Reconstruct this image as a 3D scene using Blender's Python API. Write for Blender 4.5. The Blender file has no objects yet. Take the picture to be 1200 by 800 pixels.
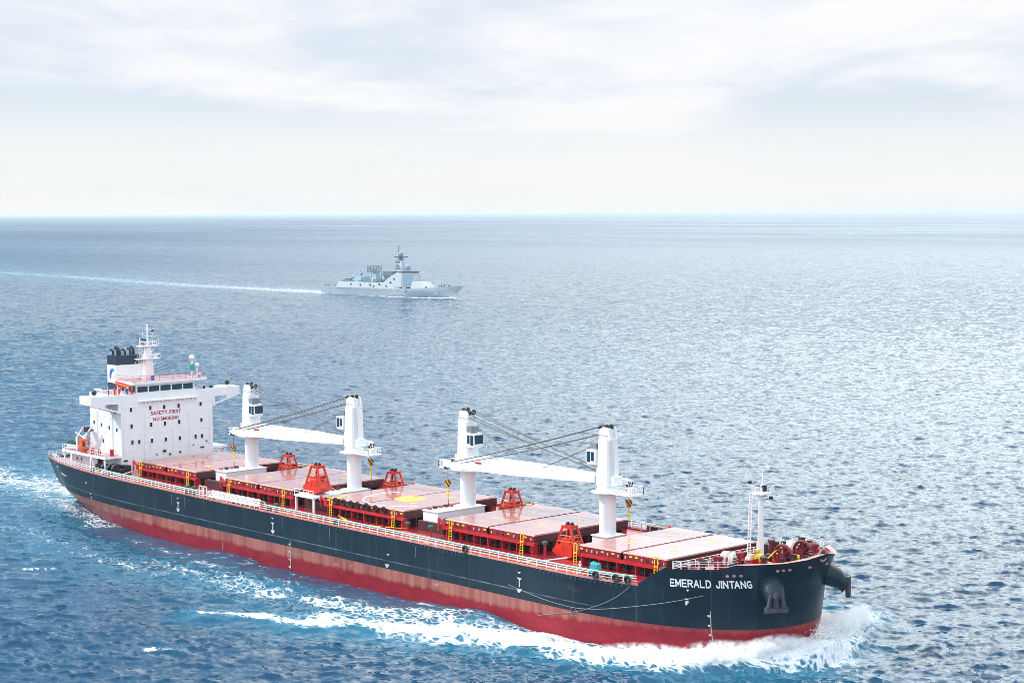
import bpy, bmesh, math, random
import numpy as np
from mathutils import Vector, Matrix

scene = bpy.context.scene
COL = scene.collection
R = math.radians

# ------------------------------------------------------------------ camera
cam_data = bpy.data.cameras.new('camera')
cam = bpy.data.objects.new('camera', cam_data)
COL.objects.link(cam)
CAM = Vector((322.093, -183.781, 57.462))
c_r = Vector((0.67945778, 0.73370494, -0.00376608))
c_u = Vector((-0.05017908, 0.0515887, 0.99740697))
c_f = Vector((-0.73199671, 0.67750695, -0.07186898))
cam.matrix_world = Matrix(((c_r.x, c_u.x, -c_f.x, CAM.x), (c_r.y, c_u.y, -c_f.y, CAM.y),
                           (c_r.z, c_u.z, -c_f.z, CAM.z), (0, 0, 0, 1)))
cam_data.lens = 63.0
cam_data.sensor_width = 36.0
cam_data.clip_start = 1.0
cam_data.clip_end = 900000.0
scene.camera = cam

# ------------------------------------------------------------------ sky
SUN_EL, SUN_AZ = R(42), Vector((-0.86, -0.51, 0)).normalized()   # from the starboard quarter, behind thin cloud
SKY_GAIN = 1.0
world = bpy.data.worlds.new('World')
scene.world = world
world.use_nodes = True
wt = world.node_tree
for n in list(wt.nodes):
    wt.nodes.remove(n)


class NT:
    """small node-tree writer"""
    def __init__(self, tree):
        self.t = tree

    def n(self, typ, **kw):
        nd = self.t.nodes.new(typ)
        for k, v in kw.items():
            if k.startswith('i_'):
                nd.inputs[k[2:].replace('_', ' ')].default_value = v
            else:
                setattr(nd, k, v)
        return nd

    def l(self, a, b):
        self.t.links.new(a, b)

    def val(self, sock, v):
        if hasattr(v, 'is_output') or isinstance(v, bpy.types.NodeSocket):
            self.l(v, sock)
        else:
            sock.default_value = v

    def math(self, op, a, b=0.0, c=None, clamp=False):
        nd = self.n('ShaderNodeMath', operation=op, use_clamp=clamp)
        self.val(nd.inputs[0], a)
        self.val(nd.inputs[1], b)
        if c is not None:
            self.val(nd.inputs[2], c)
        return nd.outputs[0]

    def smooth(self, v, a, b, lo=0.0, hi=1.0):
        nd = self.n('ShaderNodeMapRange', interpolation_type='SMOOTHSTEP')
        self.val(nd.inputs['Value'], v)
        nd.inputs['From Min'].default_value = a
        nd.inputs['From Max'].default_value = b
        nd.inputs['To Min'].default_value = lo
        nd.inputs['To Max'].default_value = hi
        return nd.outputs[0]

    def mix(self, f, a, b):
        nd = self.n('ShaderNodeMix', data_type='RGBA')
        self.val(nd.inputs[0], f)
        for i, v in ((6, a), (7, b)):
            if isinstance(v, bpy.types.NodeSocket):
                self.l(v, nd.inputs[i])
            else:
                nd.inputs[i].default_value = (*v[:3], 1)
        return nd.outputs[2]

    def noise(self, vec, scale, detail=4.0, rough=0.55, lac=2.0, dist=0.0):
        nd = self.n('ShaderNodeTexNoise')
        if vec is not None:
            self.l(vec, nd.inputs['Vector'])
        nd.inputs['Scale'].default_value = scale
        nd.inputs['Detail'].default_value = detail
        nd.inputs['Roughness'].default_value = rough
        nd.inputs['Lacunarity'].default_value = lac
        nd.inputs['Distortion'].default_value = dist
        return nd.outputs['Fac']

    def mapping(self, vec, scale=(1, 1, 1), rot=(0, 0, 0), loc=(0, 0, 0)):
        nd = self.n('ShaderNodeMapping')
        self.l(vec, nd.inputs['Vector'])
        nd.inputs['Scale'].default_value = scale
        nd.inputs['Rotation'].default_value = rot
        nd.inputs['Location'].default_value = loc
        return nd.outputs[0]

    def xyz(self, vec):
        nd = self.n('ShaderNodeSeparateXYZ')
        self.l(vec, nd.inputs[0])
        return nd.outputs

    def comb(self, x, y, z):
        nd = self.n('ShaderNodeCombineXYZ')
        for i, v in enumerate((x, y, z)):
            self.val(nd.inputs[i], v)
        return nd.outputs[0]


w = NT(wt)
sky = w.n('ShaderNodeTexSky', sky_type='NISHITA', sun_disc=False)
sky.sun_elevation = SUN_EL
sky.sun_rotation = math.atan2(SUN_AZ.x, SUN_AZ.y) % (2 * math.pi)
sky.altitude = 50
sky.air_density = 1.0
sky.dust_density = 2.0
sky.ozone_density = 1.5
tc = w.n('ShaderNodeTexCoord')
dirv = tc.outputs['Generated']
dx, dy, dz = w.xyz(dirv)
zc = w.math('MAXIMUM', dz, 0.0)
# cloud sheet seen in perspective: project the direction on a flat layer
den = w.math('ADD', zc, 0.15)
SKY_OFF = (21.3, 39.1, 9.7)
cv = w.mapping(w.comb(w.math('DIVIDE', dx, den), w.math('DIVIDE', dy, den), w.math('MULTIPLY', zc, 3.0)), loc=SKY_OFF)
n_big = w.noise(cv, 0.62, 5, 0.5, dist=0.5)
n_fine = w.noise(cv, 2.6, 7, 0.65, dist=0.5)
cl = w.math('ADD', w.math('MULTIPLY', n_big, 0.80), w.math('MULTIPLY', n_fine, 0.20))
cloud = w.smooth(cl, 0.40, 0.54)
lit = w.smooth(cl, 0.42, 0.60)
# cloud tone: a pale veil low down, blue-grey decks above it, brightest where the cloud is thin to the north
veil = w.smooth(dz, 0.030, 0.070, 1.0, 0.0)
glow_dir = Vector((-0.24, 0.93, 0.42)).normalized()
gdot = w.math('ADD', w.math('ADD', w.math('MULTIPLY', dx, glow_dir.x), w.math('MULTIPLY', dy, glow_dir.y)),
              w.math('MULTIPLY', dz, glow_dir.z))
up = w.smooth(dz, 0.115, 0.17)
glow = w.math('MULTIPLY', w.smooth(gdot, 0.70, 1.0), w.smooth(dz, 0.12, 0.26))
high = w.smooth(dz, 0.17, 0.46)
cloud_col = w.mix(lit, (0.520, 0.565, 0.660), (0.705, 0.706, 0.706))
cloud_col = w.mix(up, cloud_col, w.mix(lit, (0.10, 0.36, 0.61), (0.24, 0.54, 0.74)))
cloud_col = w.mix(high, cloud_col, w.mix(lit, (0.34, 0.58, 0.84), (0.84, 0.95, 1.02)))
sky_s = w.n('ShaderNodeVectorMath', operation='SCALE')
w.l(sky.outputs[0], sky_s.inputs[0])
sky_s.inputs['Scale'].default_value = 0.10
sky_pale = w.mix(w.smooth(dz, 0.0, 0.5, 0.85, 0.30), sky_s.outputs[0], (0.53, 0.615, 0.685))
full = w.mix(w.math('MULTIPLY', cloud, w.smooth(dz, 0.1, 0.6, 0.97, 0.75)), sky_pale, cloud_col)
full = w.mix(w.math('MULTIPLY', veil, 0.85), full, (0.660, 0.668, 0.665))
# added, unseen: bright bank behind the camera, the broad source that fills the ship's near side
sky_fill_dir = Vector((0.62, -0.62, 0.48)).normalized()
bdot = w.math('ADD', w.math('ADD', w.math('MULTIPLY', dx, sky_fill_dir.x), w.math('MULTIPLY', dy, sky_fill_dir.y)),
              w.math('MULTIPLY', dz, sky_fill_dir.z))
sky_fill = w.math('MULTIPLY', w.smooth(bdot, 0.05, 0.85), w.smooth(dz, 0.0, 0.12))
gl = w.mix(glow, (0, 0, 0), (2.15, 2.08, 1.80))
gl = w.mix(sky_fill, gl, (0.66, 0.68, 0.72))
addn = w.n('ShaderNodeMix', data_type='RGBA', blend_type='ADD')
addn.inputs[0].default_value = 1.0
w.l(full, addn.inputs[6])
w.l(gl, addn.inputs[7])
bg = w.n('ShaderNodeBackground')
w.l(addn.outputs[2], bg.inputs['Color'])
bg.inputs['Strength'].default_value = SKY_GAIN
wo = w.n('ShaderNodeOutputWorld')
w.l(bg.outputs[0], wo.inputs['Surface'])

# ------------------------------------------------------------------ sun
sd = bpy.data.lights.new('sun', 'SUN')
sd.energy = 3.0
sd.angle = R(4)
sd.color = (1.0, 0.95, 0.87)
sun = bpy.data.objects.new('sun', sd)
COL.objects.link(sun)
to_sun = Vector((SUN_AZ.x * math.cos(SUN_EL), SUN_AZ.y * math.cos(SUN_EL), math.sin(SUN_EL)))
sun.rotation_euler = to_sun.to_track_quat('Z', 'Y').to_euler()
sun.location = (0, -300, 300)

# ------------------------------------------------------------------ exposure and renderer
DENOISE = True
scene.view_settings.view_transform = 'Standard'
scene.view_settings.look = 'None'
scene.view_settings.exposure = 0.5
scene.view_settings.gamma = 1.0
scene.view_settings.use_curve_mapping = False
scene.render.engine = 'CYCLES'
scene.cycles.use_denoising = DENOISE
scene.cycles.denoising_prefilter = 'NONE'
scene.cycles.filter_width = 0.85
scene.cycles.transparent_max_bounces = 32
scene.cycles.max_bounces = 6
scene.cycles.volume_bounces = 4
scene.cycles.sample_clamp_indirect = 4.0
scene.cycles.use_adaptive_sampling = True
scene.cycles.adaptive_threshold = 0.008

random.seed(7)
rng = np.random.default_rng(11)


# ------------------------------------------------------------------ object helpers
def link(o):
    COL.objects.link(o)
    return o


def tag(o, label=None, cat=None, group=None, kind=None):
    for k, v in (('label', label), ('category', cat), ('group', group), ('kind', kind)):
        if v:
            o[k] = v
    return o


def empty(name, loc=(0, 0, 0), rz=0.0):
    o = bpy.data.objects.new(name, None)
    o.empty_display_size = 0.5
    o.location = loc
    o.rotation_euler = (0, 0, rz)
    return link(o)


class MB:
    """collects shapes; build() links them as ONE mesh object"""
    def __init__(self):
        self.v, self.f, self.m, self.cuts = [], [], [], []

    def add(self, vs, fs, mi=0):
        b = len(self.v)
        self.v.extend(tuple(v) for v in vs)
        for f in fs:
            self.f.append(tuple(b + i for i in f))
            self.m.append(mi)
        return self

    def box(self, c, s, rz=0.0, mi=0, taper=1.0, tilt=None):
        hx, hy, hz = s[0] / 2, s[1] / 2, s[2] / 2
        vs = []
        for z, k in ((-hz, 1.0), (hz, taper)):
            for x, y in ((-hx, -hy), (hx, -hy), (hx, hy), (-hx, hy)):
                vs.append(Vector((x * k, y * k, z)))
        if tilt is not None:
            vs = [tilt @ v for v in vs]
        if rz:
            m = Matrix.Rotation(rz, 3, 'Z')
            vs = [m @ v for v in vs]
        vs = [v + Vector(c) for v in vs]
        return self.add(vs, [(3, 2, 1, 0), (4, 5, 6, 7), (0, 1, 5, 4), (1, 2, 6, 5), (2, 3, 7, 6), (3, 0, 4, 7)], mi)

    def bx(self, x0, x1, y0, y1, z0, z1, mi=0):
        return self.box(((x0 + x1) / 2, (y0 + y1) / 2, (z0 + z1) / 2), (abs(x1 - x0), abs(y1 - y0), abs(z1 - z0)), mi=mi)

    def bar(self, p, q, w_=0.1, h=None, mi=0, w2=None, h2=None):
        p, q = Vector(p), Vector(q)
        h = w_ if h is None else h
        w2 = w_ if w2 is None else w2
        h2 = h if h2 is None else h2
        d = (q - p).normalized()
        a = Vector((0, 0, 1)) if abs(d.z) < 0.95 else Vector((1, 0, 0))
        s = d.cross(a).normalized()
        u = s.cross(d)
        vs = []
        for o, ww, hh in ((p, w_, h), (q, w2, h2)):
            for i, j in ((-1, -1), (1, -1), (1, 1), (-1, 1)):
                vs.append(o + s * (i * ww / 2) + u * (j * hh / 2))
        return self.add(vs, [(3, 2, 1, 0), (4, 5, 6, 7), (0, 1, 5, 4), (1, 2, 6, 5), (2, 3, 7, 6), (3, 0, 4, 7)], mi)

    def tube(self, pts, r, seg=8, mi=0, caps=True):
        pts = [Vector(p) for p in pts]
        rs = r if isinstance(r, (list, tuple)) else [r] * len(pts)
        b = len(self.v)
        prev = None
        for i, p in enumerate(pts):
            d = (pts[min(i + 1, len(pts) - 1)] - pts[max(i - 1, 0)])
            d = d.normalized() if d.length > 1e-9 else Vector((0, 0, 1))
            if prev is None:
                a = Vector((0, 0, 1)) if abs(d.z) < 0.9 else Vector((1, 0, 0))
                s = d.cross(a).normalized()
            else:
                s = (prev - d * prev.dot(d)).normalized()
            prev = s
            u = d.cross(s)
            for k in range(seg):
                a = 2 * math.pi * k / seg
                self.v.append(tuple(p + (s * math.cos(a) + u * math.sin(a)) * rs[i]))
        for i in range(len(pts) - 1):
            for k in range(seg):
                a0, a1 = b + i * seg + k, b + i * seg + (k + 1) % seg
                self.f.append((a0, a1, a1 + seg, a0 + seg))
                self.m.append(mi)
        if caps:
            self.f.append(tuple(b + k for k in reversed(range(seg))))
            self.m.append(mi)
            e = b + (len(pts) - 1) * seg
            self.f.append(tuple(e + k for k in range(seg)))
            self.m.append(mi)
        return self

    def lathe(self, c, prof, seg=20, mi=0):
        """profile [(r, z), ...] turned round a vertical axis at c"""
        c = Vector(c)
        return self.tube([c + Vector((0, 0, z)) for r_, z in prof], [max(r_, 1e-3) for r_, z in prof], seg, mi)

    def prism(self, poly, z0, z1, mi=0, axis='z'):
        n = len(poly)

        def P(a, b_, t):
            return {'z': (a, b_, t), 'y': (a, t, b_), 'x': (t, a, b_)}[axis]
        vs = [P(a, b_, z0) for a, b_ in poly] + [P(a, b_, z1) for a, b_ in poly]
        fs = [tuple(reversed(range(n))), tuple(range(n, 2 * n))]
        for i in range(n):
            j = (i + 1) % n
            fs.append((i, j, n + j, n + i))
        return self.add(vs, fs, mi)

    def disc(self, c, r, seg=24, axis='x', t=0.1, mi=0):
        c = Vector(c)
        d = {'x': Vector((t / 2, 0, 0)), 'y': Vector((0, t / 2, 0)), 'z': Vector((0, 0, t / 2))}[axis]
        return self.tube([c - d, c + d], r, seg, mi)

    def ball(self, c, r, mi=0, sz=1.0, seg=12, rings=7):
        prof = []
        for i in range(rings + 1):
            a = math.pi * i / rings - math.pi / 2
            prof.append((math.cos(a) * r, math.sin(a) * r * sz))
        return self.lathe(c, prof, seg, mi)

    def torus(self, c, r, t, axis='y', seg=20, mi=0, tseg=8):
        c = Vector(c)
        ax = {'x': (Vector((0, 1, 0)), Vector((0, 0, 1))), 'y': (Vector((1, 0, 0)), Vector((0, 0, 1))),
              'z': (Vector((1, 0, 0)), Vector((0, 1, 0)))}[axis]
        nrm = ax[0].cross(ax[1])
        b = len(self.v)
        for i in range(seg):
            a = 2 * math.pi * i / seg
            rad = ax[0] * math.cos(a) + ax[1] * math.sin(a)
            for k in range(tseg):
                e = 2 * math.pi * k / tseg
                self.v.append(tuple(c + rad * (r + t * math.cos(e)) + nrm * (t * math.sin(e))))
        for i in range(seg):
            for k in range(tseg):
                i2, k2 = (i + 1) % seg, (k + 1) % tseg
                self.f.append((b + i * tseg + k, b + i2 * tseg + k, b + i2 * tseg + k2, b + i * tseg + k2))
                self.m.append(mi)
        return self

    def cut(self):
        """ends one piece; build_each() makes every piece an object of its own"""
        self.cuts.append((len(self.v), len(self.f)))
        return self

    def build_each(self, name, mats, parent=None, **kw):
        if not self.cuts or self.cuts[-1][0] != len(self.v):
            self.cut()
        v0 = f0 = 0
        out = []
        for v1, f1 in self.cuts:
            p = MB()
            p.v = self.v[v0:v1]
            p.f = [tuple(i - v0 for i in f) for f in self.f[f0:f1]]
            p.m = self.m[f0:f1]
            out.append(p.build(name, mats, parent, **kw))
            v0, f0 = v1, f1
        return out

    def build(self, name, mats, parent=None, smooth=False, loc=None, bevel=0.0):
        me = bpy.data.meshes.new(name)
        me.from_pydata(self.v, [], self.f)
        if not isinstance(mats, (list, tuple)):
            mats = [mats]
        for m_ in mats:
            me.materials.append(m_)
        me.polygons.foreach_set('material_index', self.m)
        bm = bmesh.new()
        bm.from_mesh(me)
        bmesh.ops.recalc_face_normals(bm, faces=bm.faces)
        bm.to_mesh(me)
        bm.free()
        if smooth:
            me.polygons.foreach_set('use_smooth', [True] * len(me.polygons))
            try:
                me.set_sharp_from_angle(angle=R(40))
            except Exception:
                pass
        me.update()
        o = link(bpy.data.objects.new(name, me))
        if parent is not None:
            o.parent = parent
        if loc is not None:
            o.location = loc
        if bevel:
            md = o.modifiers.new('edge', 'BEVEL')
            md.width = bevel
            md.segments = 2
            md.limit_method = 'ANGLE'
            md.angle_limit = R(50)
        return o


def copy_tree(o, parent=None):
    c = o.copy()
    COL.objects.link(c)
    if parent is not None:
        c.parent = parent
    for ch in list(o.children):
        copy_tree(ch, c)
    return c


def text_mesh(body, size, bold=0.0):
    cu = bpy.data.curves.new('lettering', 'FONT')
    cu.body = body
    cu.size = size
    cu.offset = bold
    cu.resolution_u = 3
    ob = bpy.data.objects.new('lettering', cu)
    COL.objects.link(ob)
    dg = bpy.context.evaluated_depsgraph_get()
    me = bpy.data.meshes.new_from_object(ob.evaluated_get(dg))
    bpy.data.objects.remove(ob)
    vs = [tuple(v.co) for v in me.vertices]
    fs = [tuple(p.vertices) for p in me.polygons]
    bpy.data.meshes.remove(me)
    return vs, fs


# ------------------------------------------------------------------ materials
def new_mat(name):
    m = bpy.data.materials.new(name)
    m.use_nodes = True
    t = NT(m.node_tree)
    b = m.node_tree.nodes['Principled BSDF']
    return m, t, b


def paint(name, col, rough=0.45, var=0.12, scale=0.8, coat=0.0, streak=0.0, streak_col=(0.25, 0.10, 0.04), spec=0.5,
          metal=0.0, bump=0.0):
    m, t, b = new_mat(name)
    g = t.n('ShaderNodeNewGeometry').outputs['Position']
    nz = t.noise(g, scale, 5, 0.6)
    k = t.smooth(nz, 0.3, 0.7)
    lo = tuple(c * (1 - var) for c in col)
    hi = tuple(min(c * (1 + var), 0.95) for c in col)
    c = t.mix(k, lo, hi)
    if streak:
        sv = t.mapping(g, (1.6, 1.6, 0.10))
        s = t.smooth(t.noise(sv, 1.0, 6, 0.65), 0.58, 0.72)
        patch = t.smooth(t.noise(g, 0.25, 3), 0.45, 0.62)
        c = t.mix(t.math('MULTIPLY', t.math('MULTIPLY', s, patch), streak), c, streak_col)
    t.l(c, b.inputs['Base Color'])
    b.inputs['Roughness'].default_value = rough
    b.inputs['Metallic'].default_value = metal
    b.inputs['Specular IOR Level'].default_value = spec
    b.inputs['Coat Weight'].default_value = coat
    b.inputs['Coat Roughness'].default_value = 0.07
    b.inputs['Coat IOR'].default_value = 1.8
    if bump:
        bp = t.n('ShaderNodeBump')
        bp.inputs['Strength'].default_value = bump
        bp.inputs['Distance'].default_value = 0.05
        t.l(t.noise(g, 3.0, 5), bp.inputs['Height'])
        t.l(bp.outputs[0], b.inputs['Normal'])
    return m


WHITE = paint('white_paint', (0.79, 0.795, 0.80), 0.35, 0.025, 0.5, streak=0.50, streak_col=(0.50, 0.38, 0.26))
WHITE2 = paint('crane_white', (0.78, 0.79, 0.80), 0.35, 0.025, 0.4, streak=0.48, streak_col=(0.52, 0.42, 0.32))
RED = paint('deck_red', (0.34, 0.010, 0.022), 0.40, 0.22, 0.35, coat=0.9)
RED_TRIM = paint('trim_red', (0.44, 0.009, 0.016), 0.40, 0.18, 0.6)
RED_SKIRT = paint('skirt_red', (0.21, 0.007, 0.014), 0.42, 0.25, 0.6)
RED_DARK = paint('dark_red_shade', (0.055, 0.006, 0.011), 0.5, 0.3, 0.5, streak=0.4, streak_col=(0.05, 0.01, 0.01))  # dark red fittings; on the coamings it paints in the shade below the flange
ORANGE = paint('grab_orange', (0.62, 0.026, 0.010), 0.35, 0.15, 1.2, streak=0.3, streak_col=(0.30, 0.05, 0.02))
LIFE = paint('rescue_orange', (0.80, 0.11, 0.02), 0.35, 0.06, 1.5)
BLACK = paint('black_paint', (0.012, 0.014, 0.018), 0.5, 0.2, 1.0)
NAVY = paint('funnel_navy', (0.010, 0.028, 0.060), 0.38, 0.15, 0.8)
GREY = paint('mid_grey', (0.22, 0.24, 0.26), 0.5, 0.2, 1.0)
STEEL = paint('anchor_steel', (0.055, 0.055, 0.075), 0.5, 0.3, 1.2, streak=0.4, streak_col=(0.22, 0.14, 0.10))
YELLOW = paint('yellow_paint', (0.80, 0.56, 0.02), 0.45, 0.1, 1.5)
GREEN = paint('pipe_green', (0.05, 0.42, 0.32), 0.45, 0.12, 1.0)
GREEN_D = paint('canvas_green', (0.012, 0.10, 0.085), 0.75, 0.25, 1.5)
TEAL = paint('canvas_teal', (0.03, 0.33, 0.36), 0.7, 0.15, 1.5)
ROPE = paint('white_rope', (0.66, 0.65, 0.62), 0.9, 0.12, 4.0)
RAIL = paint('rail_white', (0.80, 0.78, 0.76), 0.4, 0.05, 1.0)
PINK = paint('sheer_strake_pink', (0.52, 0.20, 0.18), 0.45, 0.3, 0.8)
SKIN = paint('skin', (0.42, 0.24, 0.16), 0.6, 0.05, 3.0)
OVERALL = paint('red_overall', (0.62, 0.02, 0.015), 0.8, 0.1, 3.0)
BLUECLOTH = paint('blue_overall', (0.03, 0.08, 0.30), 0.8, 0.1, 3.0)
GREYCLOTH = paint('pale_overall', (0.55, 0.55, 0.56), 0.8, 0.1, 3.0)
WIRE = paint('crane_wire', (0.06, 0.085, 0.09), 0.5, 0.1, 1.0)
GALV = paint('galvanised', (0.55, 0.57, 0.57), 0.4, 0.1, 2.0, metal=0.3)
RUBBER = paint('rubber', (0.018, 0.012, 0.014), 0.85, 0.2, 2.0)

GLASS, _t, _b = new_mat('window_glass')
_b.inputs['Base Color'].default_value = (0.008, 0.045, 0.065, 1)
_b.inputs['Roughness'].default_value = 0.06
_b.inputs['Specular IOR Level'].default_value = 0.6
PORT, _t, _b = new_mat('porthole_glass')
_b.inputs['Base Color'].default_value = (0.008, 0.008, 0.035, 1)
_b.inputs['Roughness'].default_value = 0.15

# hazard stripes for the hook blocks
HAZ, _t, _b = new_mat('hook_stripes')
_p = _t.n('ShaderNodeNewGeometry').outputs['Position']
_x, _y, _z = _t.xyz(_p)
_s = _t.math('FRACT', _t.math('MULTIPLY', _t.math('ADD', _t.math('ADD', _x, _y), _z), 1.25))
_t.l(_t.mix(_t.math('GREATER_THAN', _s, 0.45), (0.012, 0.012, 0.012), (0.62, 0.26, 0.02)), _b.inputs['Base Color'])
_b.inputs['Roughness'].default_value = 0.5


def hull_material():
    m, t, b = new_mat('hull_paint')
    g = t.n('ShaderNodeNewGeometry').outputs['Position']
    x, y, z = t.xyz(g)
    n_lo = t.noise(g, 0.12, 5, 0.6)
    n_st = t.noise(t.mapping(g, (0.9, 0.9, 0.05)), 1.0, 7, 0.68)
    n_hi = t.noise(t.mapping(g, (0.35, 0.35, 0.9)), 1.0, 6, 0.62)
    dark = t.mix(t.smooth(n_lo, 0.35, 0.7), (0.005, 0.018, 0.030), (0.009, 0.028, 0.044))
    dark = t.mix(t.smooth(n_st, 0.52, 0.74, 0, 0.60), dark, (0.042, 0.062, 0.076))
    dark = t.mix(t.smooth(n_hi, 0.60, 0.74, 0, 0.42), dark, (0.075, 0.055, 0.052))
    # welded plating seams, faint; a pale rubbing line just above the boot-top
    sx = t.math('FRACT', t.math('DIVIDE', x, 9.6))
    seam = t.math('LESS_THAN', sx, 0.010)
    dark = t.mix(t.math('MULTIPLY', seam, t.smooth(n_st, 0.45, 0.65, 0.0, 0.5)), dark, (0.10, 0.12, 0.13))
    rz = t.math('ABSOLUTE', t.math('SUBTRACT', z, 5.15))
    rub = t.math('MULTIPLY', t.smooth(rz, 0.02, 0.10, 1, 0), t.smooth(n_hi, 0.40, 0.60, 0.25, 0.85))
    rub = t.math('MULTIPLY', rub, t.smooth(x, 150, 160, 1, 0))
    dark = t.mix(rub, dark, (0.20, 0.235, 0.26))
    # boot-top: chalked pink above, wet red below
    edge = t.math('ADD', 2.30, t.math('MULTIPLY', t.math('SUBTRACT', n_st, 0.5), 1.5))
    edge = t.math('ADD', edge, t.smooth(x, 135, 172, 0.0, 1.2))
    red = t.mix(t.smooth(n_hi, 0.35, 0.7), (0.21, 0.008, 0.020), (0.28, 0.013, 0.026))
    pink = t.mix(t.smooth(n_st, 0.38, 0.66), (0.37, 0.135, 0.105), (0.22, 0.068, 0.058))
    pink = t.mix(t.smooth(n_hi, 0.60, 0.74, 0, 0.55), pink, (0.46, 0.34, 0.29))
    bowk = t.smooth(x, 140, 175, 0.0, 0.75)
    pink = t.mix(bowk, pink, red)
    sternk = t.smooth(x, 8, 34, 0.85, 0.0)
    pink = t.mix(sternk, pink, (0.55, 0.085, 0.045))
    d = t.math('SUBTRACT', z, edge)
    boot = t.mix(t.smooth(d, -0.35, 0.30), red, pink)
    k = t.math('GREATER_THAN', z, 3.92)
    t.l(t.mix(k, boot, dark), b.inputs['Base Color'])
    b.inputs['Roughness'].default_value = 0.34
    b.inputs['Specular IOR Level'].default_value = 0.22
    bp = t.n('ShaderNodeBump')
    bp.inputs['Strength'].default_value = 0.30
    bp.inputs['Distance'].default_value = 0.12
    t.l(t.noise(t.mapping(g, (0.42, 0.42, 0.42)), 1.0, 3, 0.5), bp.inputs['Height'])
    t.l(bp.outputs[0], b.inputs['Normal'])
    return m


HULL = hull_material()


def hatch_material():
    """worn, wet red hatch covers: a smooth film over red paled by painted sky reflection"""
    m, t, b = new_mat('hatch_red')
    g = t.n('ShaderNodeNewGeometry').outputs['Position']
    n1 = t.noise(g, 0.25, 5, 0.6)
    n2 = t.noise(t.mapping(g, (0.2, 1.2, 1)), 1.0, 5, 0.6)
    c = t.mix(t.smooth(n1, 0.3, 0.7), (0.34, 0.092, 0.066), (0.42, 0.130, 0.096))  # salmon base stands in for the white sky reflection
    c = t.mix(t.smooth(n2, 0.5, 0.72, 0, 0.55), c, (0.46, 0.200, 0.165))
    t.l(c, b.inputs['Base Color'])
    b.inputs['Roughness'].default_value = 0.45
    b.inputs['Coat Weight'].default_value = 1.0
    b.inputs['Coat IOR'].default_value = 1.7
    t.l(t.smooth(n2, 0.3, 0.8, 0.05, 0.16), b.inputs['Coat Roughness'])
    bp = t.n('ShaderNodeBump')
    bp.inputs['Strength'].default_value = 0.10
    bp.inputs['Distance'].default_value = 0.05
    t.l(t.noise(t.mapping(g, (0.5, 0.15, 1)), 1.0, 3, 0.5), bp.inputs['Height'])
    t.l(bp.outputs[0], b.inputs['Coat Normal'])
    return m


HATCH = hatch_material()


WIND_ANGLE = math.atan2(-0.68, 0.73)


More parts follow.
